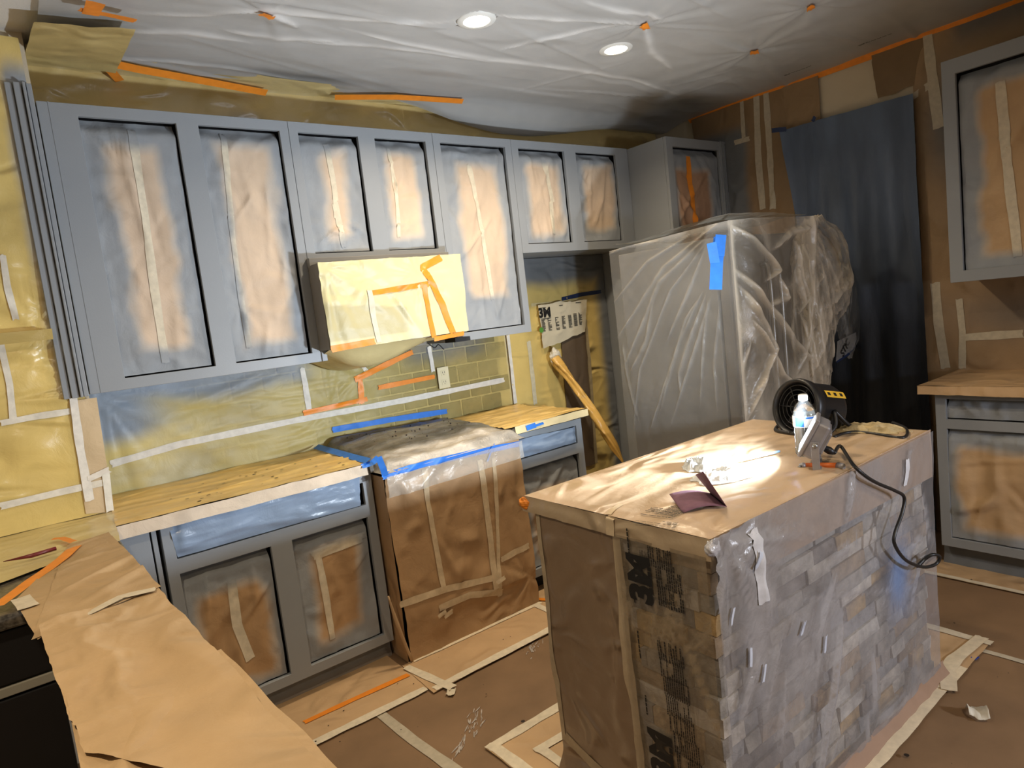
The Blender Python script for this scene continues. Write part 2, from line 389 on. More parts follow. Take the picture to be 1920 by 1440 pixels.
# ================================================================ UPPER CABINETS
YU, ZT, ZOT = -.330, 2.457, 2.4125
def upper(label, u0, u1, zb, zo, ops, depth=.325):
    t = thing('upper_cabinet', label, 'cabinet', group='row of upper cabinets')
    face_frame('face_frame', 'y', YU, u0, u1, zb, ZT, [(a, b, zo, ZOT) for a, b in ops], t)
    carcass('y', YU, u0, u1, zb, ZT, depth, t); return t
t = upper('grey painted upper cabinet at the left end with two tall masked openings', .965, 1.889, 1.375, 1.4192, [(1.0888, 1.4266), (1.5109, 1.8487)])
box('scribe_strip', 1.0, 1.004, YU-.0015, YU, 1.375, ZT, 'paint', t)
panel(t, 'y', YU, 1.0888, 1.4266, 1.4192, ZOT, (.07, .075, .10, .10), [[(.52, .97), (.50, .6), (.47, .33), (.46, .04)]], 11, folds=rfolds(3, 7, .3, .9, R(95), .15, .5, .012, .010, 1.1, 1.5))
panel(t, 'y', YU, 1.5109, 1.8487, 1.4192, ZOT, (.06, .055, .07, .07), [[(.30, .98), (.22, .6), (.20, .33), (.2, .06)]], 12, tw=.024,
      folds=lambda u, v: radial(u, v, 1.57, 1.66, 3.5, .011, .25, 5))
box('bottom_rail_end', 1.8892, 1.915, -.338, -.31, 1.375, 1.425, 'paint', t, .002)
t = upper('grey painted short cabinet above the yellow wrapped range hood', 1.8905, 2.6435, 1.824, 1.8691, [(1.9323, 2.2253), (2.3125, 2.5994)])
panel(t, 'y', YU, 1.9323, 2.2253, 1.8691, ZOT, (.075, .07, .06, .075), [[(.47, .93), (.5, .55), (.46, .3)], [(.47, .42), (.52, .05)]], 13, folds=rfolds(5, 5, .25, .4, R(150), .3, .25, .012, .012, 1.95, 1.9))
panel(t, 'y', YU, 2.3125, 2.5994, 1.8691, ZOT, (.04, .05, .05, .06), [[(.28, .93), (.30, .5), (.24, .12)]], 14, tw=.02, folds=lambda u, v: radial(u, v, 2.39, 2.13, 4, .010, .2, 8))
t = upper('grey painted tall upper cabinet just right of the range hood', 2.645, 3.1585, 1.375, 1.4192, [(2.6884, 3.1151)])
panel(t, 'y', YU, 2.6884, 3.1151, 1.4192, ZOT, (.09, .06, .17, .09), [[(.42, .90), (.50, .55), (.55, .16)]], 15, tw=.026, folds=lambda u, v: radial(u, v, 2.9, 2.36, 4, .010, .3, 2)+rfolds(8, 7, .4, .9, R(60), .3, .4, .015, .010, 2.7, 1.5)(u, v))
t = upper('grey painted short cabinet over the empty refrigerator alcove', 3.160, 4.121, 1.824, 1.8737, [(3.2095, 3.5632), (3.6569, 4.0079)])
panel(t, 'y', YU, 3.2095, 3.5632, 1.8737, ZOT, (.05, .03, .05, .07), [[(.53, .93), (.66, .45)], [(.62, .45), (.60, .10)]], 16, tw=.034, folds=rfolds(9, 8, .35, .5, R(85), .35, .3, .016, .016, 3.2, 1.9), amp=.02)
panel(t, 'y', YU, 3.6569, 4.0079, 1.8737, ZOT, (.05, .03, .06, .07), [], 17, folds=rfolds(10, 10, .35, .5, R(75), .4, .3, .016, .018, 3.65, 1.9), amp=.02)
# tall deep cabinet by the right wall
t = thing('tall_cabinet', 'tall deep grey cabinet in the corner behind the wrapped refrigerator', 'cabinet')
face_frame('face_frame', 'y', -.642, 4.123, 4.745, .1, 2.452, [(4.185, 4.665, 1.25, 2.395), (4.185, 4.665, .14, 1.18)], t)
carcass('y', -.642, 4.123, 4.743, .1, 2.452, .64, t)
panel(t, 'y', -.642, 4.185, 4.665, 1.25, 2.395, (.03, .11, .1, .13), [[(.36, .96), (.37, .5), (.40, .1)]], 18, tw=.045, tmt='otape', paper=np.array((.40, .24, .15)), folds=rfolds(19, 8, .45, 1, R(110), .3, .6, .02, .018, 4.2, 1.3))
panel(t, 'y', -.642, 4.185, 4.665, .14, 1.18, (.03, .1, .1, .1), [], 19)
bm = bmesh.new()
for a in (4.675, 4.692, 4.709, 4.726): bx(bm, a, a+.010, -.652, -.642, .1, 2.452)
from_bm('fluted_trim', bm, 'paint', t)

# ================================================================ RANGE HOOD
t = thing('range_hood', 'range hood wrapped in pale yellow film with orange tape', 'range hood')
box('hood_body', 1.885, 2.632, -.448, -.335, 1.425, 1.812, mat('hood_side', (.20, .19, .17), .55, (9, .3, .01), .1), t)
box('top_flange', 1.884, 2.635, -.362, -.331, 1.805, 1.846, mat('hood_flange', (.26, .26, .25), .5), t, .002)
box('hood_underside', 1.90, 2.63, -.30, -.02, 1.41, 1.424, 'dark', t)
def hd(u, v):
    return (.009*ridge(u*5+v*3, v*8, 3)+radial(u, v, 1.90, 1.80, 9, .014, .5, 4)+radial(u, v, 2.38, 1.72, 5, .010, .22, 7)
            +radial(u, v, 2.11, 1.73, 4, .007, .25, 9)+fold(u, v, 2.2, 1.7, 2.36, 1.45, .02, .016)+.006*fbm(u*6, v*6, 2))
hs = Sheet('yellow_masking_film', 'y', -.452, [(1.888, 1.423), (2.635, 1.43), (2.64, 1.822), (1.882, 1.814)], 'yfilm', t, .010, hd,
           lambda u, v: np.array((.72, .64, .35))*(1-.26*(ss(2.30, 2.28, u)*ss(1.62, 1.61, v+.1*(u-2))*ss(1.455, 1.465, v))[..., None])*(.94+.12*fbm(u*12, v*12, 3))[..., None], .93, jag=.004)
for i, (pts, w) in enumerate([([(695, 550), (800, 533)], .026), ([(793, 535), (812, 632)], .026), ([(826, 483), (790, 502), (800, 520)], .036), ([(797, 512), (828, 572), (848, 625)], .034), ([(620, 655), (702, 640)], .028), ([(812, 636), (868, 625)], .022)]):
    hs.strip(pts, w, 'otape', None, 'orange_tape', seed=i, lift=.003)
hs.strip([(690, 545), (700, 600), (710, 642)], .026, seed=8, lift=.0035)
# film slung under the hood
def under(T, V):
    x = 1.90+T*.62; y = -.45+V*.40; z = 1.430-(.085*np.sin(np.pi*np.clip(T, 0, 1)**.72)**1.8+.02)*ss(0, .35, V)-.03*V
    return np.stack([x, y, z+.008*ridge(T*5, V*4, 3)], -1)
T, V = np.meshgrid(np.linspace(0, 1, 50), np.linspace(0, 1, 34))
grid('sagging_film', under(T, V), 'yfilm', t, np.array((.62, .52, .26)), .95)
tube('hood_wire', [on(803, 644, y=-.40), on(815, 652, y=-.36), on(822, 646, y=-.33), on(832, 655, y=-.30)], .0028, 'dark', t)
box('dark_underside', 2.585, 2.68, -.40, -.30, 1.378, 1.40, 'dark', t)  # dark block standing for the hood's dark underside

# ================================================================ BASE CABINETS
YB, ZB = -.611, .8736
t = thing('base_cabinet', 'grey painted base cabinet left of the wrapped range with drawer and two door openings', 'cabinet')
face_frame('face_frame', 'y', YB, 1.076, 1.921, .0927, ZB, [(1.1156, 1.4534, .1353, .6807), (1.5392, 1.8792, .1353, .6807), (1.1156, 1.8792, .738, .8365)], t)
carcass('y', YB, 1.076, 1.921, .0927, ZB, .60, t)
panel(t, 'y', YB, 1.1156, 1.4534, .1353, .6807, (.035, .035, .02, .10), [[(.52, .84), (.50, .5), (.58, .22)]], 21, tw=.036, paper=BROWN*1.05, folds=rfolds(22, 6, .3, .5, R(100), .5, .3, .014, .012, 1.13, .16))
s = panel(t, 'y', YB, 1.5392, 1.8792, .1353, .6807, (.050, .055, .07, .07), [[(.30, .82), (.32, .45), (.32, .13)], [(.22, .84), (.97, .86)], [(.24, .81), (.9, .83)]], 22, tw=.028, paper=BROWN*1.05)
def drawerfilm(seed, u0, u1, u2):
    def d(u, v):
        return .010*ridge(u*2.2, v*26+u*3, seed+2, 2)+.013*ss(.735, .80, v)*ss(u0, u0+.03, u)*ss(u1+.001, u1-.03, u)+.006*ridge(u*3, v*22, seed, 3)+rfolds(seed, 8, u1-u0, .12, R(8), .2, .35, .007, .007, u0, .75)(u, v)
    return d
s = Sheet('drawer_film', 'y', YB+.006, [(1.118, .745), (1.852, .742), (1.868, .868), (1.105, .868)], 'film', t, .009, drawerfilm(31, 1.118, 1.86, 0), lambda u, v: BLUEP*1.0*(.8+.4*fbm(u*5, v*40+u*4, 2))[..., None])
box('toe_kick', 1.0, 1.92, -.545, -.53, 0, .092, 'dark', t)
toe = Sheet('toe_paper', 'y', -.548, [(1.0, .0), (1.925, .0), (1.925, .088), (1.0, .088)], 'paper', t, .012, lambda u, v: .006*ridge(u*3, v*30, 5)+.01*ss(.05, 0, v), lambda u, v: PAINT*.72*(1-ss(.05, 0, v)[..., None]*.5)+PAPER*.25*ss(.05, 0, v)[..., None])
t = thing('filler_panel', 'grey painted corner filler between counter legs at far left', 'panel')
bm = bmesh.new(); bx(bm, .945, 1.040, -.611, -.55, .09, ZB); bx(bm, 1.046, 1.062, -.611, -.55, .09, ZB); from_bm('filler_board', bm, 'paint', t, bevel=.001)
box('filler_back', .945, 1.074, -.55, -.54, .0, ZB, 'dark', t)

t = thing('base_cabinet', 'grey painted base cabinet between the wrapped range and the alcove', 'cabinet')
face_frame('face_frame', 'y', YB, 2.712, 3.209, .0927, ZB, [(2.752, 3.1685, .1353, .6807), (2.752, 3.1685, .738, .8365)], t)
carcass('y', YB, 2.712, 3.209, .0927, ZB, .60, t)
panel(t, 'y', YB, 2.752, 3.1685, .1353, .6807, (.06, .08, .05, .13), [], 24, paper=BROWN, folds=rfolds(25, 8, .4, .5, R(20), .4, .3, .014, .012, 2.76, .16))
Sheet('drawer_film', 'y', YB+.004, [(2.70, .745), (3.150, .748), (3.152, .835), (2.70, .850)], 'film', t, .009, lambda u, v: drawerfilm(37, 2.70, 3.15, 0)(u, v)+.007*ridge(u*9, v*25, 9), lambda u, v: BLUEP*(.9+.2*fbm(u*8, v*30, 2))[..., None], jag=.004)
box('toe_kick', 2.712, 3.209, -.545, -.53, 0, .092, 'dark', t)

# ================================================================ COUNTERTOPS and their covers
def slab(label, x0, x1, y0, y1, z0=.876, z1=.914):
    t = thing('countertop', label, 'countertop'); box('slab', x0, x1, y0, y1, z0, z1, 'granite', t, .006); return t
slab('long stone countertop left of the range under yellow film', .932, 1.930, -.640, -.002)
slab('short stone countertop right of the range under yellow film', 2.702, 3.232, -.640, -.002)
def topfilm(seed, ang=8, n=26, x0=.9, w=1.1, y0=-.65, h=.65, amp=.014):
    f = rfolds(seed, n, w, h, R(ang), .12, .6, .010, amp, x0, y0)
    return lambda u, v: .003+.6*np.abs(f(u, v))+.010*ridge(u*1.8, v*13+u*2, seed)
s = Sheet('yellow_masking_film', 'z+', .916, [(.94, -.640), (1.905, -.640), (1.93, -.02), (.99, -.02)], 'film', None, .012, topfilm(41, 5), lambda u, v: np.array((.74, .51, .17))*(.85+.3*fbm(u*3, v*14, 3))[..., None],
          label='yellow masking film over the long counter left of the range', cat='masking film')
sp = bmesh.new()
for i in range(34):
    x = random.Random(i).uniform(1.15, 1.85); y = random.Random(i+99).uniform(-.6, -.25); r = random.Random(i+5).uniform(.002, .006)
    bmesh.ops.create_circle(sp, cap_ends=True, segments=7, radius=r, matrix=Matrix.Translation((x, y, .9275))@Matrix.Diagonal((1.6, 1, 1, 1)))
tag(from_bm('paint_flecks', sp, 'speck', s.o), None, None, kind='stuff')
def edge(name, parent, x0, x1, y, z0, z1, col, seed, jag=.003):
    return Sheet(name, 'y', y, [(x0, z0), (x1, z0+.001), (x1, z1), (x0, z1)], 'paper', parent, .008, lambda u, v: .004*ridge(u*7, v*9, seed)+.006*fbm(u*9, v*6, seed)*ss(z1, z0, v), lambda u, v: col*(.93+.14*fbm(u*9, v*30, seed))[..., None], jag=jag, seed=seed)
edge('paper_edge', s.o, .925, 1.895, -.643, .872, .921, np.array((.70, .58, .44)), 3)
s = Sheet('yellow_masking_film', 'z+', .916, [(2.66, -.640), (3.232, -.640), (3.205, -.02), (2.72, -.02)], 'film', None, .012, topfilm(43, 8, 16, 2.7, .5), lambda u, v: np.array((.72, .50, .18))*(.82+.34*fbm(u*3, v*12, 5))[..., None],
          label='yellow masking film over the short counter right of the range', cat='masking film')
e = edge('paper_edge', s.o, 2.72, 3.236, -.643, .882, .921, np.array((.74, .62, .36)), 6)
e.strip([(985, 803), (1003, 797)], .030, 'btape', None, 'blue_tape', lift=.004); e.strip([(1003, 798), (1018, 793)], .012, 'btape', None, 'blue_tape', lift=.004, seed=4)

# ================================================================ BACKSPLASH FILM, outlet
def bsd(u, v):
    return (.004*ridge(u*2.5, v*9, 3)+radial(u, v, 1.03, 1.34, 9, .010, .8, 4)+radial(u, v, 2.02, 1.12, 7, .006, .5, 6)+radial(u, v, 2.2, 1.25, 5, .007, .25, 8)
            +rfolds(51, 16, 1.1, .4, R(6), .12, .6, .009, .007, 1.0, .93)(u, v))
def bsc(u, v):
    y = YEL*np.array((.92, 1.02, 1.15))
    m1 = ss(1.40, 1.10, u)*ss(1.10, 1.22, v+(fbm(u*6, v*6, 4)-.5)*.12)*.95
    m2 = ss(1.22, 1.33, v+(fbm(u*5, v*5, 7)-.5)*.09)*np.maximum(ss(2.0, 1.85, u), ss(2.44, 2.60, u)*ss(3.15, 2.9, u))*.95
    m3 = .30*ss(.35, .65, fbm(u*4, v*7, 9))*ss(1.9, 1.4, u)
    mm = np.maximum(np.maximum(m1, m2), m3)[..., None]
    return y*(1-mm)+BLUEP*mm
s = Sheet('yellow_masking_film', 'y', -.015, [(.985, .905), (3.20, .925), (3.20, 1.372), (.985, 1.368)], 'yfilm', None, .012, bsd, bsc,
          lambda u, v: .42+.25*fbm(u*5, v*9, 11)+.30*ss(1.6, 1.2, u)-.24*ss(2.15, 2.5, u), label='pale yellow film over the tiled backsplash behind the range', cat='masking film')
WT = np.array((.74, .72, .66))
s.strip([(208, 870), (340, 832), (560, 787), (760, 750), (945, 712)], .030, 'tape', WT, seed=1)
s.strip([(952, 628), (966, 756)], .026, 'tape', WT, seed=2); s.strip([(566, 690), (580, 772)], .028, 'tape', WT, seed=3)
s.strip([(804, 650), (812, 697)], .024, 'tape', WT, seed=4); s.strip([(672, 676), (690, 700)], .024, 'tape', WT, seed=5)
for i, (pts, w) in enumerate([([(664, 712), (773, 660)], .030), ([(708, 727), (814, 706)], .026), ([(674, 712), (678, 757)], .028), ([(568, 775), (688, 748)], .028)]):
    s.strip(pts, w, 'otape', None, 'orange_tape', seed=i+10, lift=.004)
s.strip([(622, 806), (730, 787), (837, 771)], .030, 'btape', None, 'blue_tape', seed=15, lift=.006)
t = thing('wall_outlet', 'cream double wall outlet on the backsplash right of the range hood', 'outlet')
c0 = on(832, 708, y=-.030)
box('cover_plate', c0[0]-.038, c0[0]+.038, -.032, -.026, c0[2]-.062, c0[2]+.062, 'outlet', t, .003)
for dz in (-.027, .027):
    q = box('socket', c0[0]-.017, c0[0]+.017, -.035, -.032, c0[2]+dz-.015, c0[2]+dz+.015, 'outlet', t, .004)
    bm = bmesh.new()
    for dx in (-.007, .007): bx(bm, c0[0]+dx-.0012, c0[0]+dx+.0012, -.0356, -.0350, c0[2]+dz-.001, c0[2]+dz+.009)
    bx(bm, c0[0]-.002, c0[0]+.002, -.0356, -.0350, c0[2]+dz-.010, c0[2]+dz-.006); from_bm('slot', bm, 'dark', q)

# ================================================================ RANGE under paper and plastic
t = thing('kitchen_range', 'kitchen range wrapped in brown paper with cloudy plastic top', 'range')
box('range_body', 1.965, 2.690, -.670, -.02, .02, .905, 'black', t, .004)
def rfd(u, v):
    return (.004*ridge(u*5, v*4, 3)+.012*(fbm(u*4, v*3, 8, 2)-.5)+rfolds(61, 10, .7, .8, R(70), .6, .3, .022, .014, 1.97, .05)(u, v)
            +radial(u, v, 2.0, .83, 4, .014, .35, 6)+radial(u, v, 2.66, .16, 4, .012, .3, 9)+.014*ss(.08, 0, v)*ridge(u*5, v*2, 5))
s = Sheet('paper_skirt', 'y', -.700, [(1.950, .006), (2.700, .012), (2.694, .872), (1.938, .872)], 'paper', t, .011, rfd, lambda u, v: (BROWN*.98)*(.93+.14*fbm(u*10, v*6, 3))[..., None], jag=.006)
TB = np.array((.62, .49, .32))
for i, (pts, w) in enumerate([([(795, 880), (800, 940), (832, 1110)], .027), ([(900, 862), (918, 1000), (930, 1105)], .033), ([(925, 858), (932, 960), (937, 1118)], .022),
                              ([(748, 1133), (830, 1105), (925, 1083)], .032), ([(822, 1140), (880, 1115), (942, 1110)], .032), ([(940, 1050), (990, 1022)], .03)]):
    s.strip(pts, w, 'tape', TB, seed=i+20, lift=.003)
s.strip([(714, 893), (800, 868), (900, 846), (972, 832)], .030, 'btape', None, 'blue_tape', lift=.006, seed=30)
s.strip([(916, 846), (925, 832), (912, 865)], .008, 'btape', None, 'blue_tape', lift=.012, seed=31)
for i, c in enumerate([(826, 1150), (936, 1087), (838, 1150)]):
    s.strip([(c[0]-7, c[1]+5), (c[0]+8, c[1]-6)], .022, 'tape', np.array((.72, .60, .42)), seed=40+i, lift=.010)
Sheet('lit_band_overhang', 'y', -.716, [(1.945, .765), (2.702, .775), (2.697, .86), (1.94, .86)], 'clear', t, .012, lambda u, v: s.disp(u, v)+.004*ridge(u*6, v*6, 3), np.array((.70, .66, .58)), .42)  # overhanging cover film, also whitened to carry the lit band above the island's shadow
s2 = Sheet('paper_side', 'x', 1.944, [(.50, .006), (.700, .006), (.702, .86), (.50, .86)], 'paper', t, .014, lambda u, v: .008*ridge(u*6, v*3, 4)+.004, lambda u, v: BROWN*(1-.6*ss(.62, .5, u)[..., None])+PAINT*.5*ss(.62, .5, u)[..., None], jag=.004)
sl = [on(728, 1118, y=-.712), on(745, 1170, y=-.714), on(772, 1238, y=-.712)]
tube('rolled_paper_edge', sl, [.004, .009, .006], 'wood' if False else mat('rolled_paper', tuple(PAPER*.8), .7), t)
# plastic over the top
nx, ny = 90, 70; T, V = np.meshgrid(np.linspace(0, 1, nx), np.linspace(0, 1, ny))
X = 1.932+T*.79; Y = -.712+V*.70
e = np.minimum(np.minimum(T, 1-T)*.79, np.minimum(V, 1-V)*.7)
Z = .872+.040*ss(0, .045, e)+.022*ss(.05, .55, V)*ss(0, .05, e)+.034*fbm(T*3, V*2.5, 7, 3)*ss(.02, .2, e)+.028*(ridge(T*3+V, V*8, 5, 4)-.4)*ss(.0, .08, e)+.055*ss(.85, 1, V)*ss(1, .2, T)*ss(.0, .1, T)
Y = Y+.012*(fbm(T*8, V*8, 3)-.5)
front = ss(.30, .17, V+.08*(fbm(T*5, V*5, 4)-.5))[..., None]
cc = np.array((.155, .147, .125))*(1-front)+np.array((.46, .42, .36))*front
cc = cc*(.45+1.1*ridge(T*2.6+V, V*7, 12, 3))[..., None]
tp = grid('plastic_cover', np.stack([X, Y, Z], -1), mat('cloudy_plastic', None, .28, (18, .8, .012), .15, 14, spec=.6), t, cc)
def ribbon(name, pts, w, mt, parent, nrm=(0, 0, 1), col=None):
    pts = np.array(pts, float); n = 24; L = np.linspace(0, len(pts)-1, n); c = np.stack([np.interp(L, range(len(pts)), pts[:, i]) for i in range(3)], -1)
    d = np.gradient(c, axis=0); d /= np.linalg.norm(d, axis=1)[:, None]; s_ = np.cross(d, np.array(nrm, float)); s_ /= np.linalg.norm(s_, axis=1)[:, None]
    A = np.linspace(-.5, .5, 4)*w; P = c[:, None]+s_[:, None]*A[None, :, None]+np.array(nrm)*.003*(vn(L*2, L*0, 3)[:, None, None]-.5)
    return grid(name, P, mt, parent, col if col is not None else TAPE)
ribbon('blue_tape', [(1.905, -.045, .944), (1.905, -.30, .938), (1.900, -.655, .935)], .034, 'btape', t, (-.45, 0, .9))
ribbon('blue_tape', [(1.87, -.648, .918), (1.915, -.655, .922), (1.945, -.66, .940)], .028, 'btape', t, (0, -.6, .8))
ribbon('blue_tape', [(1.928, -.70, .95), (1.935, -.715, .90), (1.940, -.718, .865)], .028, 'btape', t, (-.5, -.85, 0))
sp = bmesh.new()
for i in range(30):
    q = random.Random(i+400); x = q.uniform(2.02, 2.65); y = q.uniform(-.55, -.1); T1 = (x-1.932)/.79; V1 = (y+.712)/.7
    z = .946+.030*float(fbm(T1*3, V1*2.5, 7, 3))+.016*(float(ridge(T1*3+V1, V1*8, 5, 4))-.4)
    bmesh.ops.create_icosphere(sp, subdivisions=1, radius=q.uniform(.002, .005), matrix=Matrix.Translation((x, y, z)))
tag(from_bm('paint_flecks', sp, 'speck', t), None, None, kind='stuff')

# ================================================================ ALCOVE right of the short counter
def alc(u, v):
    y = YEL*.92
    m1 = ss(1.60, 1.70, v+(fbm(u*5, v*4, 3)-.5)*.05); m2 = ss(3.98, 4.08, u+(fbm(u*4, v*4, 6)-.5)*.04)
    mm = np.maximum(m1, m2)[..., None]; return y*(1-mm)+PAINT*.62*mm
s = Sheet('yellow_masking_film', 'y', -.012, [(3.21, .0), (4.115, .0), (4.115, 1.82), (3.21, 1.82)], 'film', None, .014,
          lambda u, v: .006*ridge(u*6, v*2, 3)+.008*fbm(u*3, v*3, 2)+radial(u, v, 3.75, 1.5, 8, .008, .5, 5)+rfolds(71, 16, .5, 1, R(60), .3, .35, .008, .007, 3.6, .3)(u, v), alc,
          label='deep yellow film lining the back of the refrigerator alcove', cat='masking film')
s.strip([(990, 640), (1002, 758)], .03, 'tape', np.array((.66, .60, .42)), seed=1)
s.strip([(1095, 600), (1105, 700), (1115, 868)], .035, 'tape', np.array((.44, .36, .22)), seed=2)
s.strip([(1052, 561), (1090, 552), (1125, 547)], .026, 'navy', None, 'dark_blue_tape', seed=3, lift=.004)
s.strip([(995, 572), (1093, 563)], .02, 'tape', np.array((.70, .58, .30)), seed=6)
d0 = lambda u, v: .012+.004*ridge(u*7, v*4, 9)+s.disp(u, v)
dk = Sheet('brown_masking_paper', 'y', -.03, [s.uv(1068, 880), s.uv(1112, 870), s.uv(1093, 615), s.uv(1048, 640)], 'paper', None, .02, lambda u, v: .01*fbm(u*4, v*4, 3), np.array((.13, .09, .055)), jag=.006,
           label='dark brown paper panel under the printed film in the alcove', cat='masking paper')
bag = Sheet('printed_plastic_bag', 'y', -.046, [s.uv(1012, 655), s.uv(1090, 622), s.uv(1094, 562), s.uv(1002, 572)], 'film', None, .012, lambda u, v: .006*ridge(u*7, v*4, 9), lambda u, v: np.array((.66, .60, .45))*(.93+.14*fbm(u*8, v*8, 2))[..., None], jag=.012,
            label='torn clear plastic wrapper printed in black taped up in the alcove', cat='plastic wrapper')
def text_on(sh, txt, u, v, size, rot=0, mt='ink', parent=None, name='printed_lettering', lift=.004, bold=.0, sx=1.0):
    cu = bpy.data.curves.new('t', 'FONT'); cu.body = txt; cu.size = size; cu.align_x = 'CENTER'; cu.align_y = 'CENTER'; cu.offset = bold; cu.resolution_u = 3
    ob = bpy.data.objects.new('t', cu); C.objects.link(ob); bpy.context.view_layer.update()
    me = bpy.data.meshes.new_from_object(ob.evaluated_get(bpy.context.evaluated_depsgraph_get())); bpy.data.objects.remove(ob)
    n = len(me.vertices); co = np.empty(n*3, 'f'); me.vertices.foreach_get('co', co); co = co.reshape(-1, 3)
    c_, s_ = math.cos(rot), math.sin(rot); X = co[:, 0]*sx; Y = co[:, 1]
    uu = u+X*c_-Y*s_; vv = v+X*s_+Y*c_
    P = sh.P(uu, vv, sh.disp(uu, vv)+lift); me.vertices.foreach_set('co', P.astype('f').reshape(-1)); me.update(); me.materials.clear()
    o = link(name, me, mt, parent or sh.o); return o
def print_rows(sh, u, v, w, h, rows, rot=0, seed=0, fill=.62, parent=None, lift=.004):
    q = random.Random(seed); vs = []; fs = []; c_, s_ = math.cos(rot), math.sin(rot)
    for r in range(rows):
        y0 = h/2-h*(r+1)/rows; y1 = y0+h/rows*fill; x = -w/2
        while x < w/2-.002:
            l = q.uniform(.05, .22)*w; x1 = min(x+l, w/2)
            k = len(vs); nseg = 2
            for (a, b) in ((x, y0), (x1, y0), (x1, y1), (x, y1)):
                uu = np.float64(u+a*c_-b*s_); vv = np.float64(v+a*s_+b*c_); vs.append(tuple(sh.P(uu, vv, sh.disp(uu, vv)+lift)))
            fs.append((k, k+1, k+2, k+3)); x = x1+w*.025
            if q.random() < .08: break
    me = bpy.data.meshes.new('printed_text'); me.from_pydata(vs, [], fs); o = link('printed_text', me, 'ink', parent or sh.o); o['kind'] = 'stuff'; return o
u, v = bag.uv(1020, 587); text_on(bag, '3M', u, v, .082, R(0), bold=.004)
u, v = bag.uv(1023, 597); print_rows(bag, u, v, .055, .008, 1)
for i, c in enumerate([(1017, 577), (1052, 572), (1083, 567)]): u, v = bag.uv(*c); print_rows(bag, u, v, .05, .008, 1, seed=i)
for i, c in enumerate([(1018, 609), (1030, 607), (1044, 606), (1056, 604), (1068, 602), (1078, 599), (1087, 597)]): u, v = bag.uv(*c); print_rows(bag, u, v, .030, .085, 11, seed=i+9)
u, v = bag.uv(1013, 619); bm = bmesh.new()
bmesh.ops.create_circle(bm, cap_ends=True, segments=10, radius=.018, matrix=Matrix.Translation((u, -.058, v))@Matrix.Rotation(R(90), 4, 'X')); from_bm('green_printed_leaf', bm, 'green', bag.o)
# twisted rope of film and white knot
def rope(name, a, b, r0, label, cat, colr, seed, n=46, bow=.0, mt='film'):
    a, b = np.array(a), np.array(b); t_ = np.linspace(0, 1, n); th = np.linspace(0, 2*np.pi, 18, endpoint=False)
    c = a+(b-a)*t_[:, None]+np.array((0, 0, 1))*(np.sin(np.pi*t_)*bow)[:, None]
    d = (b-a)/np.linalg.norm(b-a); A = np.cross(d, (0, 1, 0.)); A /= np.linalg.norm(A); B = np.cross(d, A)
    rr = r0*(.55+.75*vn(t_*5, 0*t_, seed))[:, None]*(1+.45*(vn(th[None]*1.3+t_[:, None]*7, t_[:, None]*2, seed+2)-.5)*2+.25*np.sin(th*3+t_[:, None]*9))*np.minimum(1, 6*(1.05-t_))[:, None]
    P = c[:, None]+(A*np.cos(th)[:, None])[None]*rr[..., None]+(B*np.sin(th)[:, None])[None]*rr[..., None]
    o = grid(name, P, mt, None, colr, closed=True); return tag(o, label, cat)
rp = rope('twisted_film', on(1040, 672, y=-.10), on(1168, 866, y=-.50), .026, 'twisted yellow film rope hanging across the alcove', 'masking film', np.array((.74, .44, .11)), 4, bow=.03)
def crump(name, c, r, label, cat, mt, colr, seed, parent=None, sq=(1, 1, 1), rough=.7, nseg=(26, 34), pos=True, f=2.2):
    th, ph = np.meshgrid(np.linspace(0, 2*np.pi, nseg[1], endpoint=False), np.linspace(.02, np.pi-.02, nseg[0]))
    d = np.stack([np.sin(ph)*np.cos(th), np.sin(ph)*np.sin(th), np.cos(ph)], -1)
    k = ridge(d[..., 0]*f+3+d[..., 2], d[..., 1]*f+7-d[..., 2]*1.3, seed, 4)+.6*ridge(d[..., 2]*f*1.3, d[..., 0]*f+d[..., 1], seed+4, 3)
    P = np.array(c)+d*np.array(sq)*r*(1-rough/2+rough*.6*k)[..., None]
    if pos: P[..., 2] = np.maximum(P[..., 2], c[2]-r*sq[2]*.5)
    o = grid(name, P, mt, parent, colr, .8, closed=True)
    return tag(o, label, cat) if label else o
crump('white_tape_wad', on(1042, 672, y=-.08), .055, 'white crumpled tape knot at the top of the twisted yellow film', 'tape', 'film', np.array((.70, .66, .56)), 3, sq=(.8, .5, 1.2), pos=False)

# ================================================================ FILM above cabinets, left wall, ceiling
def dh(u, v): return .02+.03*fbm(u*2, v*5, 3)+rfolds(81, 22, 3.2, .3, R(25), .35, .5, .02, .016, .97, 2.42)(u, v)+.008*ridge(u*3, v*5, 4)
def dc(u, v):
    sp_ = np.exp(-((u-1.78)/.10)**2-((v-2.50)/.06)**2)[..., None]+.5*np.exp(-((u-3.4)/.25)**2-((v-2.48)/.04)**2)[..., None]
    return np.array((.60, .45, .19))*(.9+.2*fbm(u*5, v*6, 3))[..., None]*(1-sp_*.8)+PAINT*.5*sp_*.8
s = Sheet('yellow_masking_film', 'y', -.03, [(.962, 2.44), (4.74, 2.44), (4.74, 2.688), (.962, 2.688)], 'film', None, .018, dh, dc, label='yellow film on the wall above the row of upper cabinets', cat='masking film')
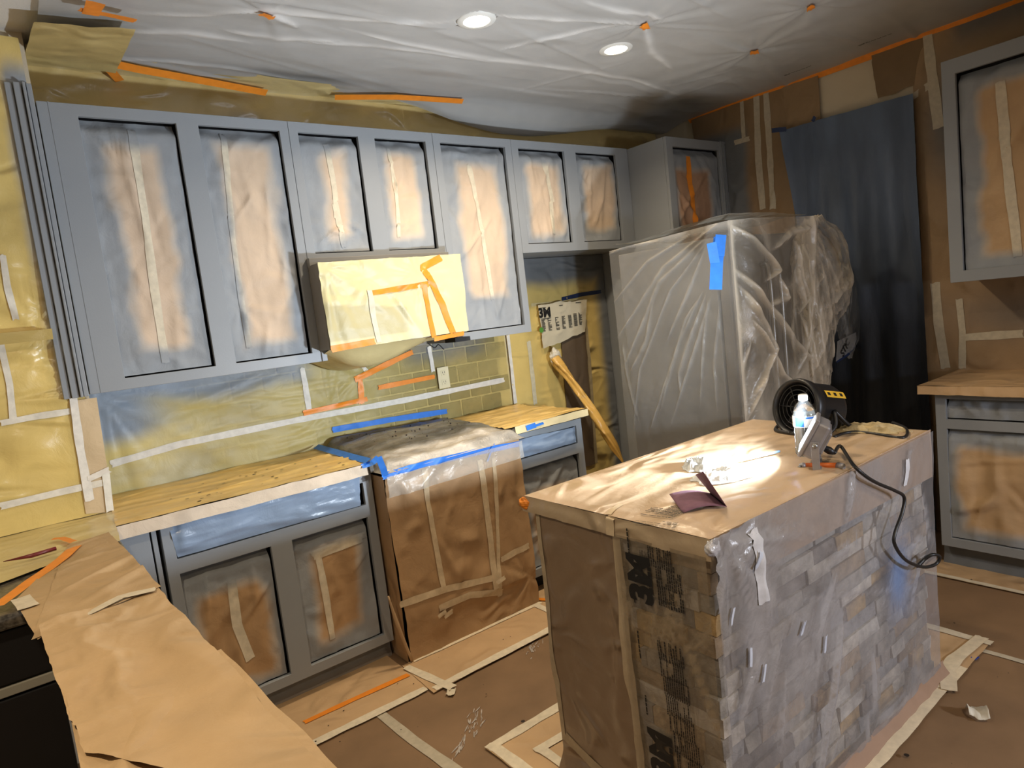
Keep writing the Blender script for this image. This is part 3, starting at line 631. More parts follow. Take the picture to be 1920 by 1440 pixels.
# ceiling film
def plines(sh_uv, lines, w):
    segs = []
    for ln in lines:
        q = [sh_uv(*p) for p in ln]
        segs.append((q, w*(.6+.9*random.Random(int(ln[0][0]+ln[-1][1])).random())))
    def f(u, v):
        t = 0*u
        for q, ww in segs:
            n = len(q)-1; best = 0*u
            for i in range(n):
                (a, b), (c, d) = q[i], q[i+1]; L2 = (c-a)**2+(d-b)**2
                tt = np.clip(((u-a)*(c-a)+(v-b)*(d-b))/L2, 0, 1); dist = np.hypot(u-a-tt*(c-a), v-b-tt*(d-b)); g = (i+tt)/n
                best = np.maximum(best, np.exp(-(dist/(ww*(.5+1.0*np.sin(np.pi*g))))**2)*np.minimum(1, 6*np.minimum(g, 1-g)+.25))
            t = np.maximum(t, best*(.55+.45*vn(u*20+v*9, v*20, n)))
        return t
    return f
cl = plines(lambda a, b: tuple(on(a, b, z=ZC-.02)[:2]), [[(245, 26), (390, 30), (497, 19), (640, 36), (850, 45)], [(640, 55), (757, 82), (923, 112), (1073, 131), (1187, 150), (1273, 178)], [(560, 78), (640, 83), (807, 99), (940, 118)], [(923, 33), (1040, 38), (1207, 42)],
   [(1207, 42), (1100, 58), (1000, 78), (940, 93)], [(1208, 42), (1222, 100), (1262, 132)], [(215, 108), (330, 116), (440, 128), (560, 152)], [(230, 60), (340, 62), (470, 80)], [(497, 19), (560, 50)], [(1090, 0), (1160, 20), (1250, 36)], [(420, 60), (520, 70), (640, 78)]], .014)
L1, L2 = (2.444, -1.07), (3.257, -1.075)
cf = [rfolds(91, 24, 3.8, 2.2, R(8), .12, 1.3, .012, .012, .9, -2.3), rfolds(92, 14, 3.0, 2.0, R(-30), .5, .8, .009, .009, 1.5, -2.3)]
KN = [(1.663, -.848), (3.149, -1.345), (3.986, -1.352), (3.743, -1.78)]
def cdisp(u, v):
    d = .010+.007*cl(u, v)+np.abs(cf[0](u, v))+np.abs(cf[1](u, v))+.006*ridge(u*2, v*5, 4)
    for i, k in enumerate(KN): d = d+radial(u, v, k[0], k[1], 4, .010, .5, i)+.0
    d = d+.10*ss(-.34, -.10, v)*ss(2.5, 3.3, u)*ss(4.3, 3.4, u)+.03*np.exp(-((v+.16)/.10)**2)*ss(2.4, 3.0, u)
    near = np.minimum(np.hypot(u-L1[0], v-L1[1]), np.hypot(u-L2[0], v-L2[1]))
    return np.where(near < .16, .004+(d-.004)*ss(.08, .16, near), d)
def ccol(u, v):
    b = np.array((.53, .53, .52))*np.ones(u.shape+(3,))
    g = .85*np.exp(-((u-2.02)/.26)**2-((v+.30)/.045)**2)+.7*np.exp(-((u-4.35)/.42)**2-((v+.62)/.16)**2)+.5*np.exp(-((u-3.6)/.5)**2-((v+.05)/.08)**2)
    g = np.clip(g*(.6+.8*fbm(u*6, v*14, 4)), 0, 1)[..., None]; cr = (.20*cl(u, v))[..., None]  # cr lightens the crease lines as painted highlights
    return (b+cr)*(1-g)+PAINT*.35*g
def ckeep(u, v): return (np.hypot(u-L1[0], v-L1[1]) > .074+.012*vn(np.arctan2(v-L1[1], u-L1[0])*2, 0*u, 3))&(np.hypot(u-L2[0], v-L2[1]) > .072)
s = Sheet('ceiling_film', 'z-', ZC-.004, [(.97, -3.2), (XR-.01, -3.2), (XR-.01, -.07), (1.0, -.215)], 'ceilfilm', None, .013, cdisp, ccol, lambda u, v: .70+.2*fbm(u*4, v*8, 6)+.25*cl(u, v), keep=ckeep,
          label='wrinkled translucent film stretched under the whole ceiling', cat='masking film')
for i, k in enumerate(KN): s.strip([(k[0]-.025, k[1]-.012), (k[0]+.028, k[1]+.014)], .035 if i != 2 else .045, 'otape', None, 'orange_tape', px=False, seed=i, lift=.010)
for i, (pts, w) in enumerate([([(200, 118), (260, 130), (500, 174)], .036), ([(192, 116), (225, 152)], .035), ([(628, 183), (740, 182), (868, 190)], .032)]):
    P3 = [on(a, b, z=ZC-.045) for a, b in pts]; o = ribbon('orange_tape', P3, w, 'otape', s.o, (0, -.5, -.85))
def lamp_text(txt, px, py, rot):
    p = on(px, py, z=ZC-.02); text_on(s, txt, p[0], p[1], .05, rot, lift=.012)
for (px, py) in ((1496, 130), (1640, 73)): # lettering printed along the film edge, too blurred to read
    p = on(px, py, z=ZC-.03); print_rows(s, p[0], p[1], .16, .022, 2, R(-90), seed=px, lift=.02)
yc = Sheet('yellow_film_strip', 'z-', ZC-.010, [(.97, -.28), (3.3, -.22), (3.3, -.01), (.97, -.01)], 'film', s.o, .014, lambda u, v: .004+.010*ridge(u*3, v*6, 3), np.array((.66, .52, .24)))
cy = Sheet('yellow_masking_film', 'z-', ZC-.045, [s.uv(38, 88), s.uv(212, 112), s.uv(250, 28), s.uv(58, 10)], 'film', None, .014, lambda u, v: .012*fbm(u*5, v*5, 2)+.010*ridge(u*4, v*6, 3), np.array((.58, .45, .19)),
           label='yellow film patch taped to the ceiling corner at upper left', cat='masking film', px=False)
cy.strip([(146, 8), (200, 20), (252, 32)], .035, 'otape', None, 'orange_tape', lift=.004); cy.strip([(178, -8), (168, 18)], .05, 'otape', None, 'orange_tape', lift=.006, seed=4)
# recessed lights
for i, (x, y) in enumerate((L1, L2)):
    t = thing('recessed_light', ['recessed ceiling light ringed by torn film, the nearer to the left', 'recessed ceiling light with a clean round cutout, nearer the right wall'][i], 'light', group='recessed ceiling lights')
    lathe('trim_ring', [(.055, -.012), (.078, -.010), (.082, -.002), (.080, .002)], 'white', t, 40, Matrix.Translation((x, y, ZC-.001)))
    bm = bmesh.new(); bmesh.ops.create_circle(bm, cap_ends=True, segments=40, radius=.058, matrix=Matrix.Translation((x, y, ZC-.008))); from_bm('diffuser', bm, 'led', t)
# left wall
def lwd(u, v): return .004+.014*fbm(u*3, v*2.5, 3)+.008*ridge(u*5, v*2.4, 6)+radial(u, v, .93, 1.42, 5, .012, .35, 4)+radial(u, v, .85, 1.62, 5, .014, .3, 6)
def lwc(u, v):
    mm = (ss(.850, .895, u+(fbm(u*6, v*5, 4)-.5)*.05)*ss(1.36, 1.42, v)*ss(2.62, 2.52, v))[..., None]
    return YEL*.86*(.8+.4*fbm(u*4, v*6, 3))[..., None]*(1-mm)+PAINT*1.0*mm
s = Sheet('yellow_masking_film', 'y', -.345, [(.30, .925), (.945, .925), (.945, 2.66), (.30, 2.66)], 'film', None, .014, lwd, lwc, label='yellow film covering the wall left of the upper cabinets', cat='masking film')
for i, (pts, w) in enumerate([([(0, 793), (70, 780), (135, 770)], .024), ([(0, 948), (110, 922), (195, 903)], .024), ([(0, 640), (18, 720), (25, 790)], .022), ([(5, 480), (14, 540), (30, 600)], .02)]):
    s.strip(pts, w, 'tape', np.array((.74, .70, .60)), seed=i, lift=.004)
s.strip([(0, 34), (36, 36)], .04, 'otape', None, 'orange_tape', lift=.006)
pp = Sheet('white_masking_paper', 'y', -.362, [s.uv(212, 958), s.uv(160, 962), s.uv(128, 752), s.uv(180, 745)], 'paper', None, .012, lambda u, v: .006*fbm(u*5, v*5, 2), lambda u, v: np.array((.60, .46, .28))*(.95+.1*fbm(u*8, v*8, 2))[..., None],
           label='narrow tan paper strip on the wall end by the backsplash corner', cat='masking paper')
pp.strip([(137, 745), (150, 840), (168, 938)], .028, 'tape', np.array((.78, .75, .68)), lift=.003); pp.strip([(165, 898), (205, 880)], .024, 'tape', np.array((.76, .72, .64)), seed=3, lift=.004); pp.strip([(198, 888), (206, 958)], .024, 'tape', np.array((.76, .74, .66)), seed=4, lift=.005)
t = thing('window_ledge', 'projecting window ledge wrapped in yellow film on the left wall', 'ledge')
box('ledge_board', .36, .868, -.40, -.34, 1.598, 1.622, 'wall', t)
Sheet('ledge_film', 'y', -.405, [(.36, 1.588), (.878, 1.594), (.880, 1.632), (.36, 1.634)], 'film', t, .012, lambda u, v: .006*fbm(u*6, v*20, 4), YEL*.62)
Sheet('ledge_film_top', 'z+', 1.628, [(.36, -.405), (.880, -.405), (.880, -.345), (.36, -.345)], 'film', t, .012, lambda u, v: .004*fbm(u*6, v*20, 4), YEL*.9)

# ================================================================ RIGHT WALL masking, doorway drape
def paper_wall(name, corners, seed, label, col=PAPER*.82, mt='paper', val=XR-.006, amp=.012, px=True, alp=None, n=10, jag=.003, ang=80):
    u_ = [0]
    f = rfolds(seed, n, 1.2, 2.4, R(ang), .4, .6, .014, amp, .6, .3)
    return Sheet(name, 'x', val, corners, mt, None, .018, lambda u, v: .006+f(u, v)+.008*fbm(u*3, v*3, seed)+.004*ridge(u*7, v*2, seed), lambda u, v: (col(u, v) if callable(col) else col*np.ones(u.shape+(3,)))*(.92+.16*fbm(u*6, v*6, seed))[..., None], alp, px=px, jag=jag, label=label, cat='masking paper')
def c1(u, v):
    mm = (ss(.84, .76, u+(fbm(u*5, v*5, 3)-.5)*.04)*ss(2.56, 2.46, v))[..., None]; return PAPER*.50*(1-mm)+PAINT*.55*mm
s1 = paper_wall('masking_paper', [(.62, .0), (1.10, .0), (1.10, 2.67), (.40, 2.67)], 101, 'tan paper on the right wall between corner cabinet and doorway drape', c1, px=False)
for i, (pts, w) in enumerate([([(1393, 190), (1397, 258)], .03), ([(1380, 268), (1408, 260)], .03), ([(1420, 172), (1424, 290), (1432, 392)], .045), ([(1438, 172), (1446, 290), (1452, 392)], .04)]):
    s1.strip(pts, w, 'tape', TAPE*.72, seed=i)
s2 = paper_wall('masking_paper', [(1.09, 2.37), (1.30, 2.38), (1.30, 2.67), (1.08, 2.67)], 102, 'small tan paper piece above the left part of the blue drape', PAPER*.55, px=False, n=3)
s3 = paper_wall('masking_paper', [(1.62, 2.42), (1.87, 2.44), (1.87, 2.665), (1.60, 2.665)], 103, 'torn dark tan paper above the right corner of the blue drape', PAPER*.42, px=False, n=3, jag=.014)
s3.strip([(1640, 222), (1700, 192), (1755, 152)], .035, 'tape', TAPE*.8)
def c4(u, v):
    mm = (.85*np.exp(-((u-1.95)/.10)**2-((v-2.2)/.25)**2)+.6*np.exp(-((u-2.3)/.35)**2-((v-1.2)/.12)**2)+.8*ss(2.5, 2.66, v)*ss(1.95, 2.05, u))[..., None]
    return PAPER*.62*(1-mm)+PAINT*.45*mm
s4 = paper_wall('masking_paper', [(1.80, .0), (3.1, .0), (3.1, 2.665), (1.80, 2.665)], 104, 'tan paper covering the wall around the cabinets at right', c4, px=False, n=14)
for i, (pts, w) in enumerate([([(1740, 60), (1748, 130), (1762, 240)], .05), ([(1755, 530), (1762, 610), (1775, 690)], .045), ([(1800, 560), (1806, 620), (1806, 690)], .035), ([(1810, 632), (1920, 625)], .04)]):
    s4.strip(pts, w, 'tape', TAPE*.78, seed=i)
def dd(u, v):
    return .030+.018*np.sin(u*34+3*fbm(u*3, v*1.2, 4))*ss(2.45, 1.6, v)+.022*(fbm(u*9, v*1.1, 5)-.4)+.012*(1-ss(0, .05, u-1.07))
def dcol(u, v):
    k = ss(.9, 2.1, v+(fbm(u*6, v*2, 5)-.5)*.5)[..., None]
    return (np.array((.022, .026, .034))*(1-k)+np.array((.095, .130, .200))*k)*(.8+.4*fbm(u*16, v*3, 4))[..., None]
_q = on(1567, 720, x=XR-.06)
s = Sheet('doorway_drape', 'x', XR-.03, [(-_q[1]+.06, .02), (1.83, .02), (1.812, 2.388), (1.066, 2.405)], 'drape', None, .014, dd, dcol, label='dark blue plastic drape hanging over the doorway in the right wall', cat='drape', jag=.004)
s.strip([(1455, 246), (1480, 243)], .03, 'navy', np.array((.02, .05, .25)), 'blue_tape', lift=.006); s.strip([(1529, 222), (1534, 226)], .03, 'navy', np.array((.02, .05, .25)), 'blue_tape', lift=.006, seed=2)
def ctape(name, P3, w, mt, label, nrm): return tag(ribbon(name, P3, w, mt, None, nrm), label, 'tape')
ctape('orange_tape', [(XR-.022, -.38, 2.668), (XR-.022, -1.2, 2.664), (XR-.022, -2.2, 2.662), (XR-.022, -3.1, 2.66)], .05, 'otape', 'long orange tape line where the right wall meets the ceiling', (-.8, 0, -.6))

# ================================================================ RIGHT CABINETS
t = thing('upper_cabinet', 'grey painted upper cabinet on the right wall cut by the photo edge', 'cabinet')
face_frame('face_frame', 'x', 4.38, 2.052, 3.0, 1.394, 2.420, [(2.108, 2.95, 1.447, 2.352)], t)
carcass('x', 4.38, 2.052, 3.0, 1.394, 2.420, .36, t)
panel(t, 'x', 4.38, 2.108, 2.95, 1.447, 2.352, (.085, .1, .055, .09), [[(.20, .90), (.215, .5), (.25, .04)]], 33, tw=.040, paper=PAPER*1.0, folds=rfolds(34, 8, .5, .9, R(15), .3, .5, .02, .014, 2.1, 1.5), amp=.016, gap=(.006, .01, .0, .006))
t = thing('base_cabinet', 'grey painted base cabinet under the paper covered counter at right', 'cabinet')
face_frame('face_frame', 'x', 4.245, 2.010, 3.0, .110, .8736, [(2.055, 2.95, .155, .702), (2.055, 2.95, .748, .848)], t)
carcass('x', 4.245, 2.010, 3.0, .110, .8736, .49, t)
panel(t, 'x', 4.245, 2.055, 2.95, .155, .702, (.035, .1, .045, .08), [], 35, paper=PAPER*1.05, folds=rfolds(36, 12, .6, .5, R(20), .5, .45, .022, .022, 2.1, .2), amp=.022, depth=.012)
panel(t, 'x', 4.245, 2.055, 2.95, .748, .848, (.9, .9, .1, .1), [], 36, folds=rfolds(37, 5, .6, .1, R(-30), .5, .2, .012, .012, 2.1, .75), amp=.012)
box('toe_kick', 4.31, 4.33, -3.0, -2.01, 0, .11, 'dark', t)
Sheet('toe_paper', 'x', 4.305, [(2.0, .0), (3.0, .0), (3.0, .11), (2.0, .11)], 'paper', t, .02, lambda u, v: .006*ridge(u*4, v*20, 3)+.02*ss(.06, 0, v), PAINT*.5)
t = slab('stone countertop at right under tan paper', 4.20, 4.74, -3.0, -1.965, .876, .912)
s = Sheet('masking_paper', 'z+', .915, [(4.188, -3.0), (4.74, -3.0), (4.74, -1.955), (4.192, -1.958)], 'paper', None, .014, lambda u, v: .002+.006*fbm(u*5, v*5, 3)+np.abs(rfolds(111, 8, .5, 1, R(90), .3, .4, .015, .006, 4.2, -3)(u, v)), lambda u, v: PAPER*(.95+.1*fbm(u*6, v*6, 3))[..., None],
          label='tan paper covering the counter at right', cat='masking paper')
Sheet('paper_edge', 'x', 4.190, [(1.957, .878), (3.0, .872), (3.0, .920), (1.957, .920)], 'paper', s.o, .009, lambda u, v: .003+.008*ridge(u*5, v*9, 3)*ss(.92, .88, v), PAPER*1.05, jag=.003)
Sheet('paper_end', 'y', -1.954, [(4.19, .88), (4.74, .88), (4.74, .918), (4.19, .918)], 'paper', s.o, .02, None, PAPER)

# ================================================================ REFRIGERATOR pulled out of its alcove, under clear plastic
FX0, FX1, FY0, FY1 = 3.415, 4.020, -1.490, -.815
t = thing('refrigerator', 'steel refrigerator pulled out beside the island under clear plastic', 'refrigerator')
box('body', FX0, FX1, FY0+.07, FY1, .03, 1.735, mat('fridge_side', (.15, .147, .14), .45), t, .006)
FD = mat('fridge_front', (.115, .105, .092), .5)
box('door', FX0, (FX0+FX1)/2-.003, FY0, FY0+.062, .62, 1.735, FD, t, .012); box('door', (FX0+FX1)/2+.003, FX1, FY0, FY0+.062, .62, 1.735, FD, t, .012)
box('freezer_drawer', FX0, FX1, FY0, FY0+.062, .06, .61, FD, t, .012)
xm = (FX0+FX1)/2
for dx in (-.045, .045): tube('handle', [(xm+dx, FY0, .80), (xm+dx, FY0-.04, .84), (xm+dx, FY0-.045, 1.2), (xm+dx, FY0-.04, 1.55), (xm+dx, FY0, 1.59)], .011, 'steel', t)
CF = np.array((.60, .58, .54)); CW = np.array((.60, .53, .42))
cov = thing('plastic_cover', 'clear plastic sheeting draped over the refrigerator with blue tape', 'plastic sheet')
def crease_alpha(disp, base, gain, warm=0):  # creases turn more opaque, which paints in their highlights
    def f(u, v):
        h = .012; L = np.abs(disp(u+h, v)+disp(u-h, v)+disp(u, v+h)+disp(u, v-h)-4*disp(u, v))/h
        return np.clip(base+gain*L+.16*(fbm(u*7, v*7, 3)-.5), .05, .97)
    return f
def uvx(val): return lambda px, py: (lambda p: (-p[1], p[2]))(on(px, py, x=val))
def uvy(val): return lambda px, py: (lambda p: (p[0], p[2]))(on(px, py, y=val))
sl1 = plines(uvx(3.385), [[(1352, 418), (1250, 500), (1158, 640)], [(1345, 432), (1262, 545), (1205, 690), (1190, 835)], [(1335, 440), (1240, 530), (1170, 700)], [(1325, 540), (1275, 650), (1218, 825)], [(1330, 548), (1297, 640), (1279, 700), (1283, 748)],
   [(1334, 550), (1325, 640), (1318, 770)], [(1300, 440), (1220, 490), (1150, 575)], [(1340, 550), (1310, 650), (1262, 800)], [(1240, 452), (1180, 462), (1145, 478)], [(1355, 560), (1345, 680), (1350, 770)], [(1325, 470), (1290, 560), (1255, 640)], [(1152, 600), (1160, 680), (1172, 780)],
   [(1315, 560), (1290, 600), (1240, 780)], [(1230, 560), (1215, 640), (1185, 700)], [(1205, 800), (1180, 700), (1172, 640)]], .0055)
def fl(u, v): return (.012+.014*fbm(u*3, v*3, 3)+.03*ss(.6, .1, v)+.012*sl1(u, v)+.003*ridge(u*5, v*2.5, 8))*ss(1.535, 1.44, u)
Sheet('side_film', 'x', 3.385, [(.800, .0), (1.530, .0), (1.530, 1.795), (.805, 1.760)], 'clear', cov, .0065, fl, CF*.80, lambda u, v: .24+.28*sl1(u, v)+.14*(fbm(u*6, v*6, 3)-.5)+.35*ss(1.74, 1.785, v)+.4*ss(1.515, 1.53, u))  # extra opacity along folds and corner paints in their glints
sl2 = plines(uvy(-1.53), [[(1366, 415), (1380, 600), (1397, 780)], [(1366, 490), (1420, 570), (1470, 640), (1525, 700)], [(1368, 420), (1400, 455), (1440, 510), (1415, 530)], [(1475, 500), (1485, 540), (1492, 575)], [(1470, 455), (1480, 500), (1500, 570)],
   [(1380, 530), (1410, 590), (1435, 655), (1400, 760)], [(1370, 560), (1385, 610), (1352, 700), (1350, 755)], [(1436, 660), (1420, 700), (1400, 790)], [(1500, 400), (1505, 460), (1500, 520), (1508, 600)], [(1520, 420), (1538, 470), (1525, 540)],
   [(1400, 640), (1390, 700), (1400, 780)], [(1560, 490), (1520, 520), (1480, 590)], [(1430, 470), (1460, 440), (1500, 430)], [(1400, 600), (1450, 700), (1520, 760)], [(1440, 520), (1455, 560), (1420, 575)], [(1540, 500), (1550, 560), (1500, 620), (1480, 700)]], .011)
def ff(u, v): return (.02+.045*fbm(u*2.5, v*2.2, 5, 3)+.030*sl2(u, v)+.024*ridge(u*3.0+.5*v, v*1.8, 4, 4)*ss(3.45, 3.7, u))*ss(3.380, 3.50, u)
def fa(u, v):
    k = ridge(u*3.4+.8*v, v*2.6-u*.6, 14, 4); big = ss(.52, .72, fbm(u*3, v*2.6, 31, 3))
    return .20+.75*sl2(u, v)**1.2+.5*ss(3.41, 3.388, u)+.9*np.clip(k-.42, 0, 1)**1.4+.35*big+.25*ss(1.2, .95, v)  # crumple highlights and the corner glint are put into the opacity
Sheet('front_film', 'y', -1.530, [(3.385, .0), (4.03, .0), (4.06, 1.80), (3.385, 1.795)], 'clear', cov, .0065, ff, np.array((.70, .62, .49)), fa)
def ft(u, v): return .006+.02*fbm(u*3, v*4, 6)+.012*ridge(u*3, v*5, 5)
Sheet('top_film', 'z+', 1.770, [(3.385, -1.530), (4.06, -1.530), (4.04, -.80), (3.385, -.80)], 'clear', cov, .016, lambda u, v: ft(u, v)+.03*ss(-.9, -1.5, v), np.array((.60, .56, .46)), .82)
# gathered bundle of surplus sheeting at the refrigerator's right front corner
def bundle(name, c, rx, ry, rz, seed, colr, base, gain, fr=3.0, amp=.34, tw=1.5, parent=None, n=(110, 150), tilt=0.0):
    th, ph = np.meshgrid(np.linspace(0, 2*np.pi, n[1], endpoint=False), np.linspace(.03, np.pi-.03, n[0]))
    dx, dy, dz = np.sin(ph)*np.cos(th), np.sin(ph)*np.sin(th), np.cos(ph)
    a, b = dx*.6+dy*.8*np.sign(dx+.01)*.3, dz
    k = ridge(dx*fr+dz*tw+4, dy*fr-dz*.8+9, seed, 3)+.6*ridge(np.arctan2(dz+.9, dx+1.1)*5.5, dy*1.2+np.hypot(dz+.9, dx+1.1)*.5, seed+5, 2)
    rr = 1-amp/2+amp*k*.6
    P = np.stack([c[0]+dx*rx*rr+tilt*dz*rz, c[1]+dy*ry*rr, c[2]+dz*rz*rr], -1)
    return grid(name, P, 'clear', parent, colr, np.clip(base+gain*np.clip(k-.75, -.2, 1)**1, .05, .95), closed=True)
bundle('gathered_film', (4.20, -1.50, 1.50), .27, .11, .30, 5, CW*1.15, .30, 1.1, fr=2.2, amp=.30, parent=cov)
bundle('gathered_film', (4.02, -1.545, 1.28), .15, .09, .46, 8, CW*1.2, .34, 1.1, fr=2.6, amp=.34, parent=cov, tilt=.10)
bundle('gathered_film', tuple(on(1590, 585, y=-1.44)), .105, .05, .25, 12, CF*.7, .20, .45, fr=1.6, amp=.3, tw=.5, parent=cov)
def bw(pts, w, col=None): return ribbon('blue_tape', pts, w, 'btape', cov, (-.75, -.65, 0))
bw([on(1350, 445, y=-1.585), on(1344, 490, y=-1.585), on(1342, 543, y=-1.585)], .052); bw([on(1352, 440, y=-1.59), on(1348, 480, y=-1.59)], .045); bw([on(1334, 455, y=-1.58), on(1342, 500, y=-1.58)], .04)
ribbon('blue_tie_band', [on(1568, 676, y=-1.44), on(1590, 662, y=-1.45), on(1606, 642, y=-1.43)], .03, 'navy', cov, (-.6, -.8, 0))
tg = Sheet('printed_film_tail', 'y', -1.445, [(1566, 678), (1598, 655), (1610, 620), (1568, 640)], 'clear', cov, .012, lambda u, v: .008*fbm(u*9, v*9, 3), CF, .5, px=True)
u, v = tg.uv(1582, 652); text_on(tg, 'STIC', u, v, .06, R(38), bold=.001, lift=.006)

# ================================================================ ISLAND
IX0, IX1, IY0, IY1, IZ = 1.962, 3.252, -2.355, -1.655, .914
t = thing('kitchen_island', 'stone clad kitchen island standing in the middle of the room', 'kitchen island')
island = t
box('island_body', 1.998, 3.236, -2.312, -1.700, 0, .872, mat('mortar', (.07, .06, .05), .9), t)
box('worktop', IX0+.004, IX1-.004, IY0+.004, IY1-.004, .874, IZ, 'granite', t, .01)
rg = random.Random(12)
STC = [(.36, .33, .29), (.46, .42, .37), (.28, .25, .22), (.52, .49, .45), (.40, .30, .20), (.33, .32, .32), (.48, .33, .16), (.42, .39, .35), (.24, .21, .19), (.55, .50, .44)]
def ledger(ax, val, u0, u1, rows, seed):
    rg = random.Random(seed); z = .004; P = plane(ax, val)
    for r_ in range(rows):
        h = (.868-.004)/rows; u = u0-rg.uniform(0, .08)
        while u < u1-.01:
            l = rg.choice((.07, .10, .13, .17, .21)); a = max(u, u0); b = min(u+l, u1); u += l
            if b-a < .015: continue
            d = rg.uniform(.008, .026); bm = bmesh.new(); vs = []
            for dd_ in (-.012, d):
                for (uu, vv) in ((a+.001, z+.001), (b-.001, z+.001), (b-.001, z+h-.001), (a+.001, z+h-.001)):
                    j = (rg.uniform(-.003, .003) if dd_ > 0 else 0)
                    vs.append(bm.verts.new(P(np.float64(uu+j), np.float64(vv+j*.5), dd_+j)))
            m_ = bm.verts.new(P(np.float64(a+(b-a)*rg.uniform(.35, .65)), np.float64(z+h*rg.uniform(.4, .7)), d+rg.uniform(.001, .006)))
            for i in range(4): bm.faces.new((vs[i], vs[(i+1) % 4], vs[4+(i+1) % 4], vs[4+i])); bm.faces.new((vs[4+i], vs[4+(i+1) % 4], m_))
            o = from_bm('ledger_stone', bm, 'stone', t); c = rg.choice(STC); k = rg.uniform(.8, 1.15); setcol(o, [x*k for x in c])
        z += h
ledger('y', -2.312, 2.005, 3.238, 18, 3)
ledger('x', 1.998, 1.98, 2.335, 16, 5)
# left end: brown paper, tape, printed film
def ipd(u, v): return .006+.008*fbm(u*4, v*4, 3)+rfolds(121, 9, .35, .8, R(60), .5, .35, .02, .014, 1.7, .05)(u, v)+.004*ridge(u*5, v*3, 4)+.03*ss(.07, .0, v)
s = Sheet('brown_masking_paper', 'x', 1.978, [(1.700, .0), (2.045, .0), (2.045, .868), (1.695, .868)], 'film', None, .012, ipd, lambda u, v: np.array((.265, .185, .118))*(.93+.14*fbm(u*8, v*8, 3))[..., None], jag=.002,
          label='shiny brown paper on the short left end of the island', cat='masking paper')
s.strip([(1700+0, 0), (1, 1)], .03, px=False) if False else None
s.strip([(1.708, .87), (1.708, .5), (1.712, .10)], .020, 'tape', TB*.72, px=False, seed=2); s.strip([(2.048, .87), (2.046, .6), (2.052, .3), (2.05, .01)], .030, 'tape', TB*.82, px=False, seed=3, lift=.004)
s.strip([(1.72, .115), (1.85, .075), (2.04, .03)], .035, 'tape', TB*.66, px=False, seed=6)
def ifd(u, v): return .004+.006*fbm(u*5, v*5, 7)+rfolds(131, 16, .3, .85, R(105), .5, .3, .006, .006, 2.05, .0)(u, v)+.003*ridge(u*9, v*4, 8)
pf = Sheet('printed_plastic_film', 'x', 1.958, [(2.050, .0), (2.350, .0), (2.348, .872), (2.048, .872)], 'clear', None, .010, ifd, np.array((.34, .27, .18)), crease_alpha(ifd, .34, 1.2), label='clear printed plastic film over the stones at the island end', cat='plastic sheet')
for (cx, cy_) in ((1207, 1083), (1247, 1412)):
    u, v = pf.uv(cx, cy_); text_on(pf, '3M', u, v, .104, R(90), bold=.0058, sx=1.0)
    u, v = pf.uv(cx+17, cy_-1); print_rows(pf, u, v, .085, .012, 1, R(90), fill=1)
    u, v = pf.uv(cx-14, cy_+14); print_rows(pf, u, v, .09, .008, 1, R(90), seed=cx)
for i, c in enumerate([(1243, 1045), (1258, 1085), (1262, 1120), (1262, 1222), (1266, 1255), (1272, 1290), (1277, 1328), (1283, 1360), (1292, 1400), (1298, 1435), (1213, 1040)]):
    u, v = pf.uv(*c); print_rows(pf, u, v, .055 if i < 10 else .03, .085 if i < 10 else .03, 12, R(90), seed=i+60, fill=.5)
for i, c in enumerate([(1203, 1205), (1216, 1310), (1183, 1015)]): u, v = pf.uv(*c); print_rows(pf, u, v, .08, .008, 1, R(90), seed=i)
# top covering
def itd(u, v):
    e = np.minimum(np.minimum(u-IX0, IX1-u), np.minimum(v-IY0, IY1-v))
    f = rfolds(141, 30, 1.2, .7, R(20), .25, .5, .008, .006, 1.97, -2.35)(u, v)
    return (.002+np.abs(f)+.003*ridge(u*3+v, v*10-u*3, 4)+.003*fbm(u*6, v*6, 3))*ss(0, .03, e)+radial(u, v, 1.98, -2.34, 6, .010, .16, 5)*ss(0, .02, e)
itop = Sheet('masking_paper', 'z+', IZ+.002, [(IX0-.002, IY0-.004), (IX1+.002, IY0-.004), (IX1+.002, IY1), (IX0-.002, IY1)], 'film', None, .011, itd,
             lambda u, v: np.array((.60, .44, .285))*(.90+.2*fbm(u*3+v*3, v*12-u*5, 3))[..., None], label='tan paper and film covering the island top', cat='masking paper')
Sheet('paper_end_fold', 'x', IX0-.004, [(1.650, .868), (2.362, .862), (2.362, .917), (1.650, .917)], 'film', itop.o, .009, lambda u, v: .003+.007*ridge(u*6, v*14, 3)*ss(.915, .88, v), np.array((.52, .40, .26)), jag=.003)
def flapd(u, v): return .001+.005*fbm(u*3, v*3, 4)*ss(.915, .85, v)+.002*ss(.915, .80, v)
flap = Sheet('hanging_paper', 'y', IY0-.001, [(1395, 1082), (1745, 893), (1744, 805), (1334, 1010)], 'paper', itop.o, .012, flapd, lambda u, v: np.array((.47, .345, .25))*(.95+.1*fbm(u*6, v*6, 3))[..., None], px=True)
u, v = itop.uv(1238, 975)
for i, (c, w_, h_) in enumerate([((1240, 968), .10, .07), ((1268, 962), .06, .06), ((1228, 985), .12, .03)]):
    u, v = itop.uv(*c); print_rows(itop, u, v, w_, h_, 7, R(100), seed=i+30, fill=.4)
itop.strip([(1140, 966), (1165, 950)], .02, 'tape', TB); 
tagc = on(992, 942, z=.90); crump('orange_tape_wad', (IX0-.006, -1.662, .893), .024, None, None, 'otape', None, 3, parent=itop.o, sq=(.7, 1, .8), pos=False)
ribbon('masking_tape', [(IX0+.03, -2.045, .919), (IX0-.012, -2.04, .912), (IX0-.016, -2.04, .865)], .03, 'tape', itop.o, (-.7, 0, .7), TB)
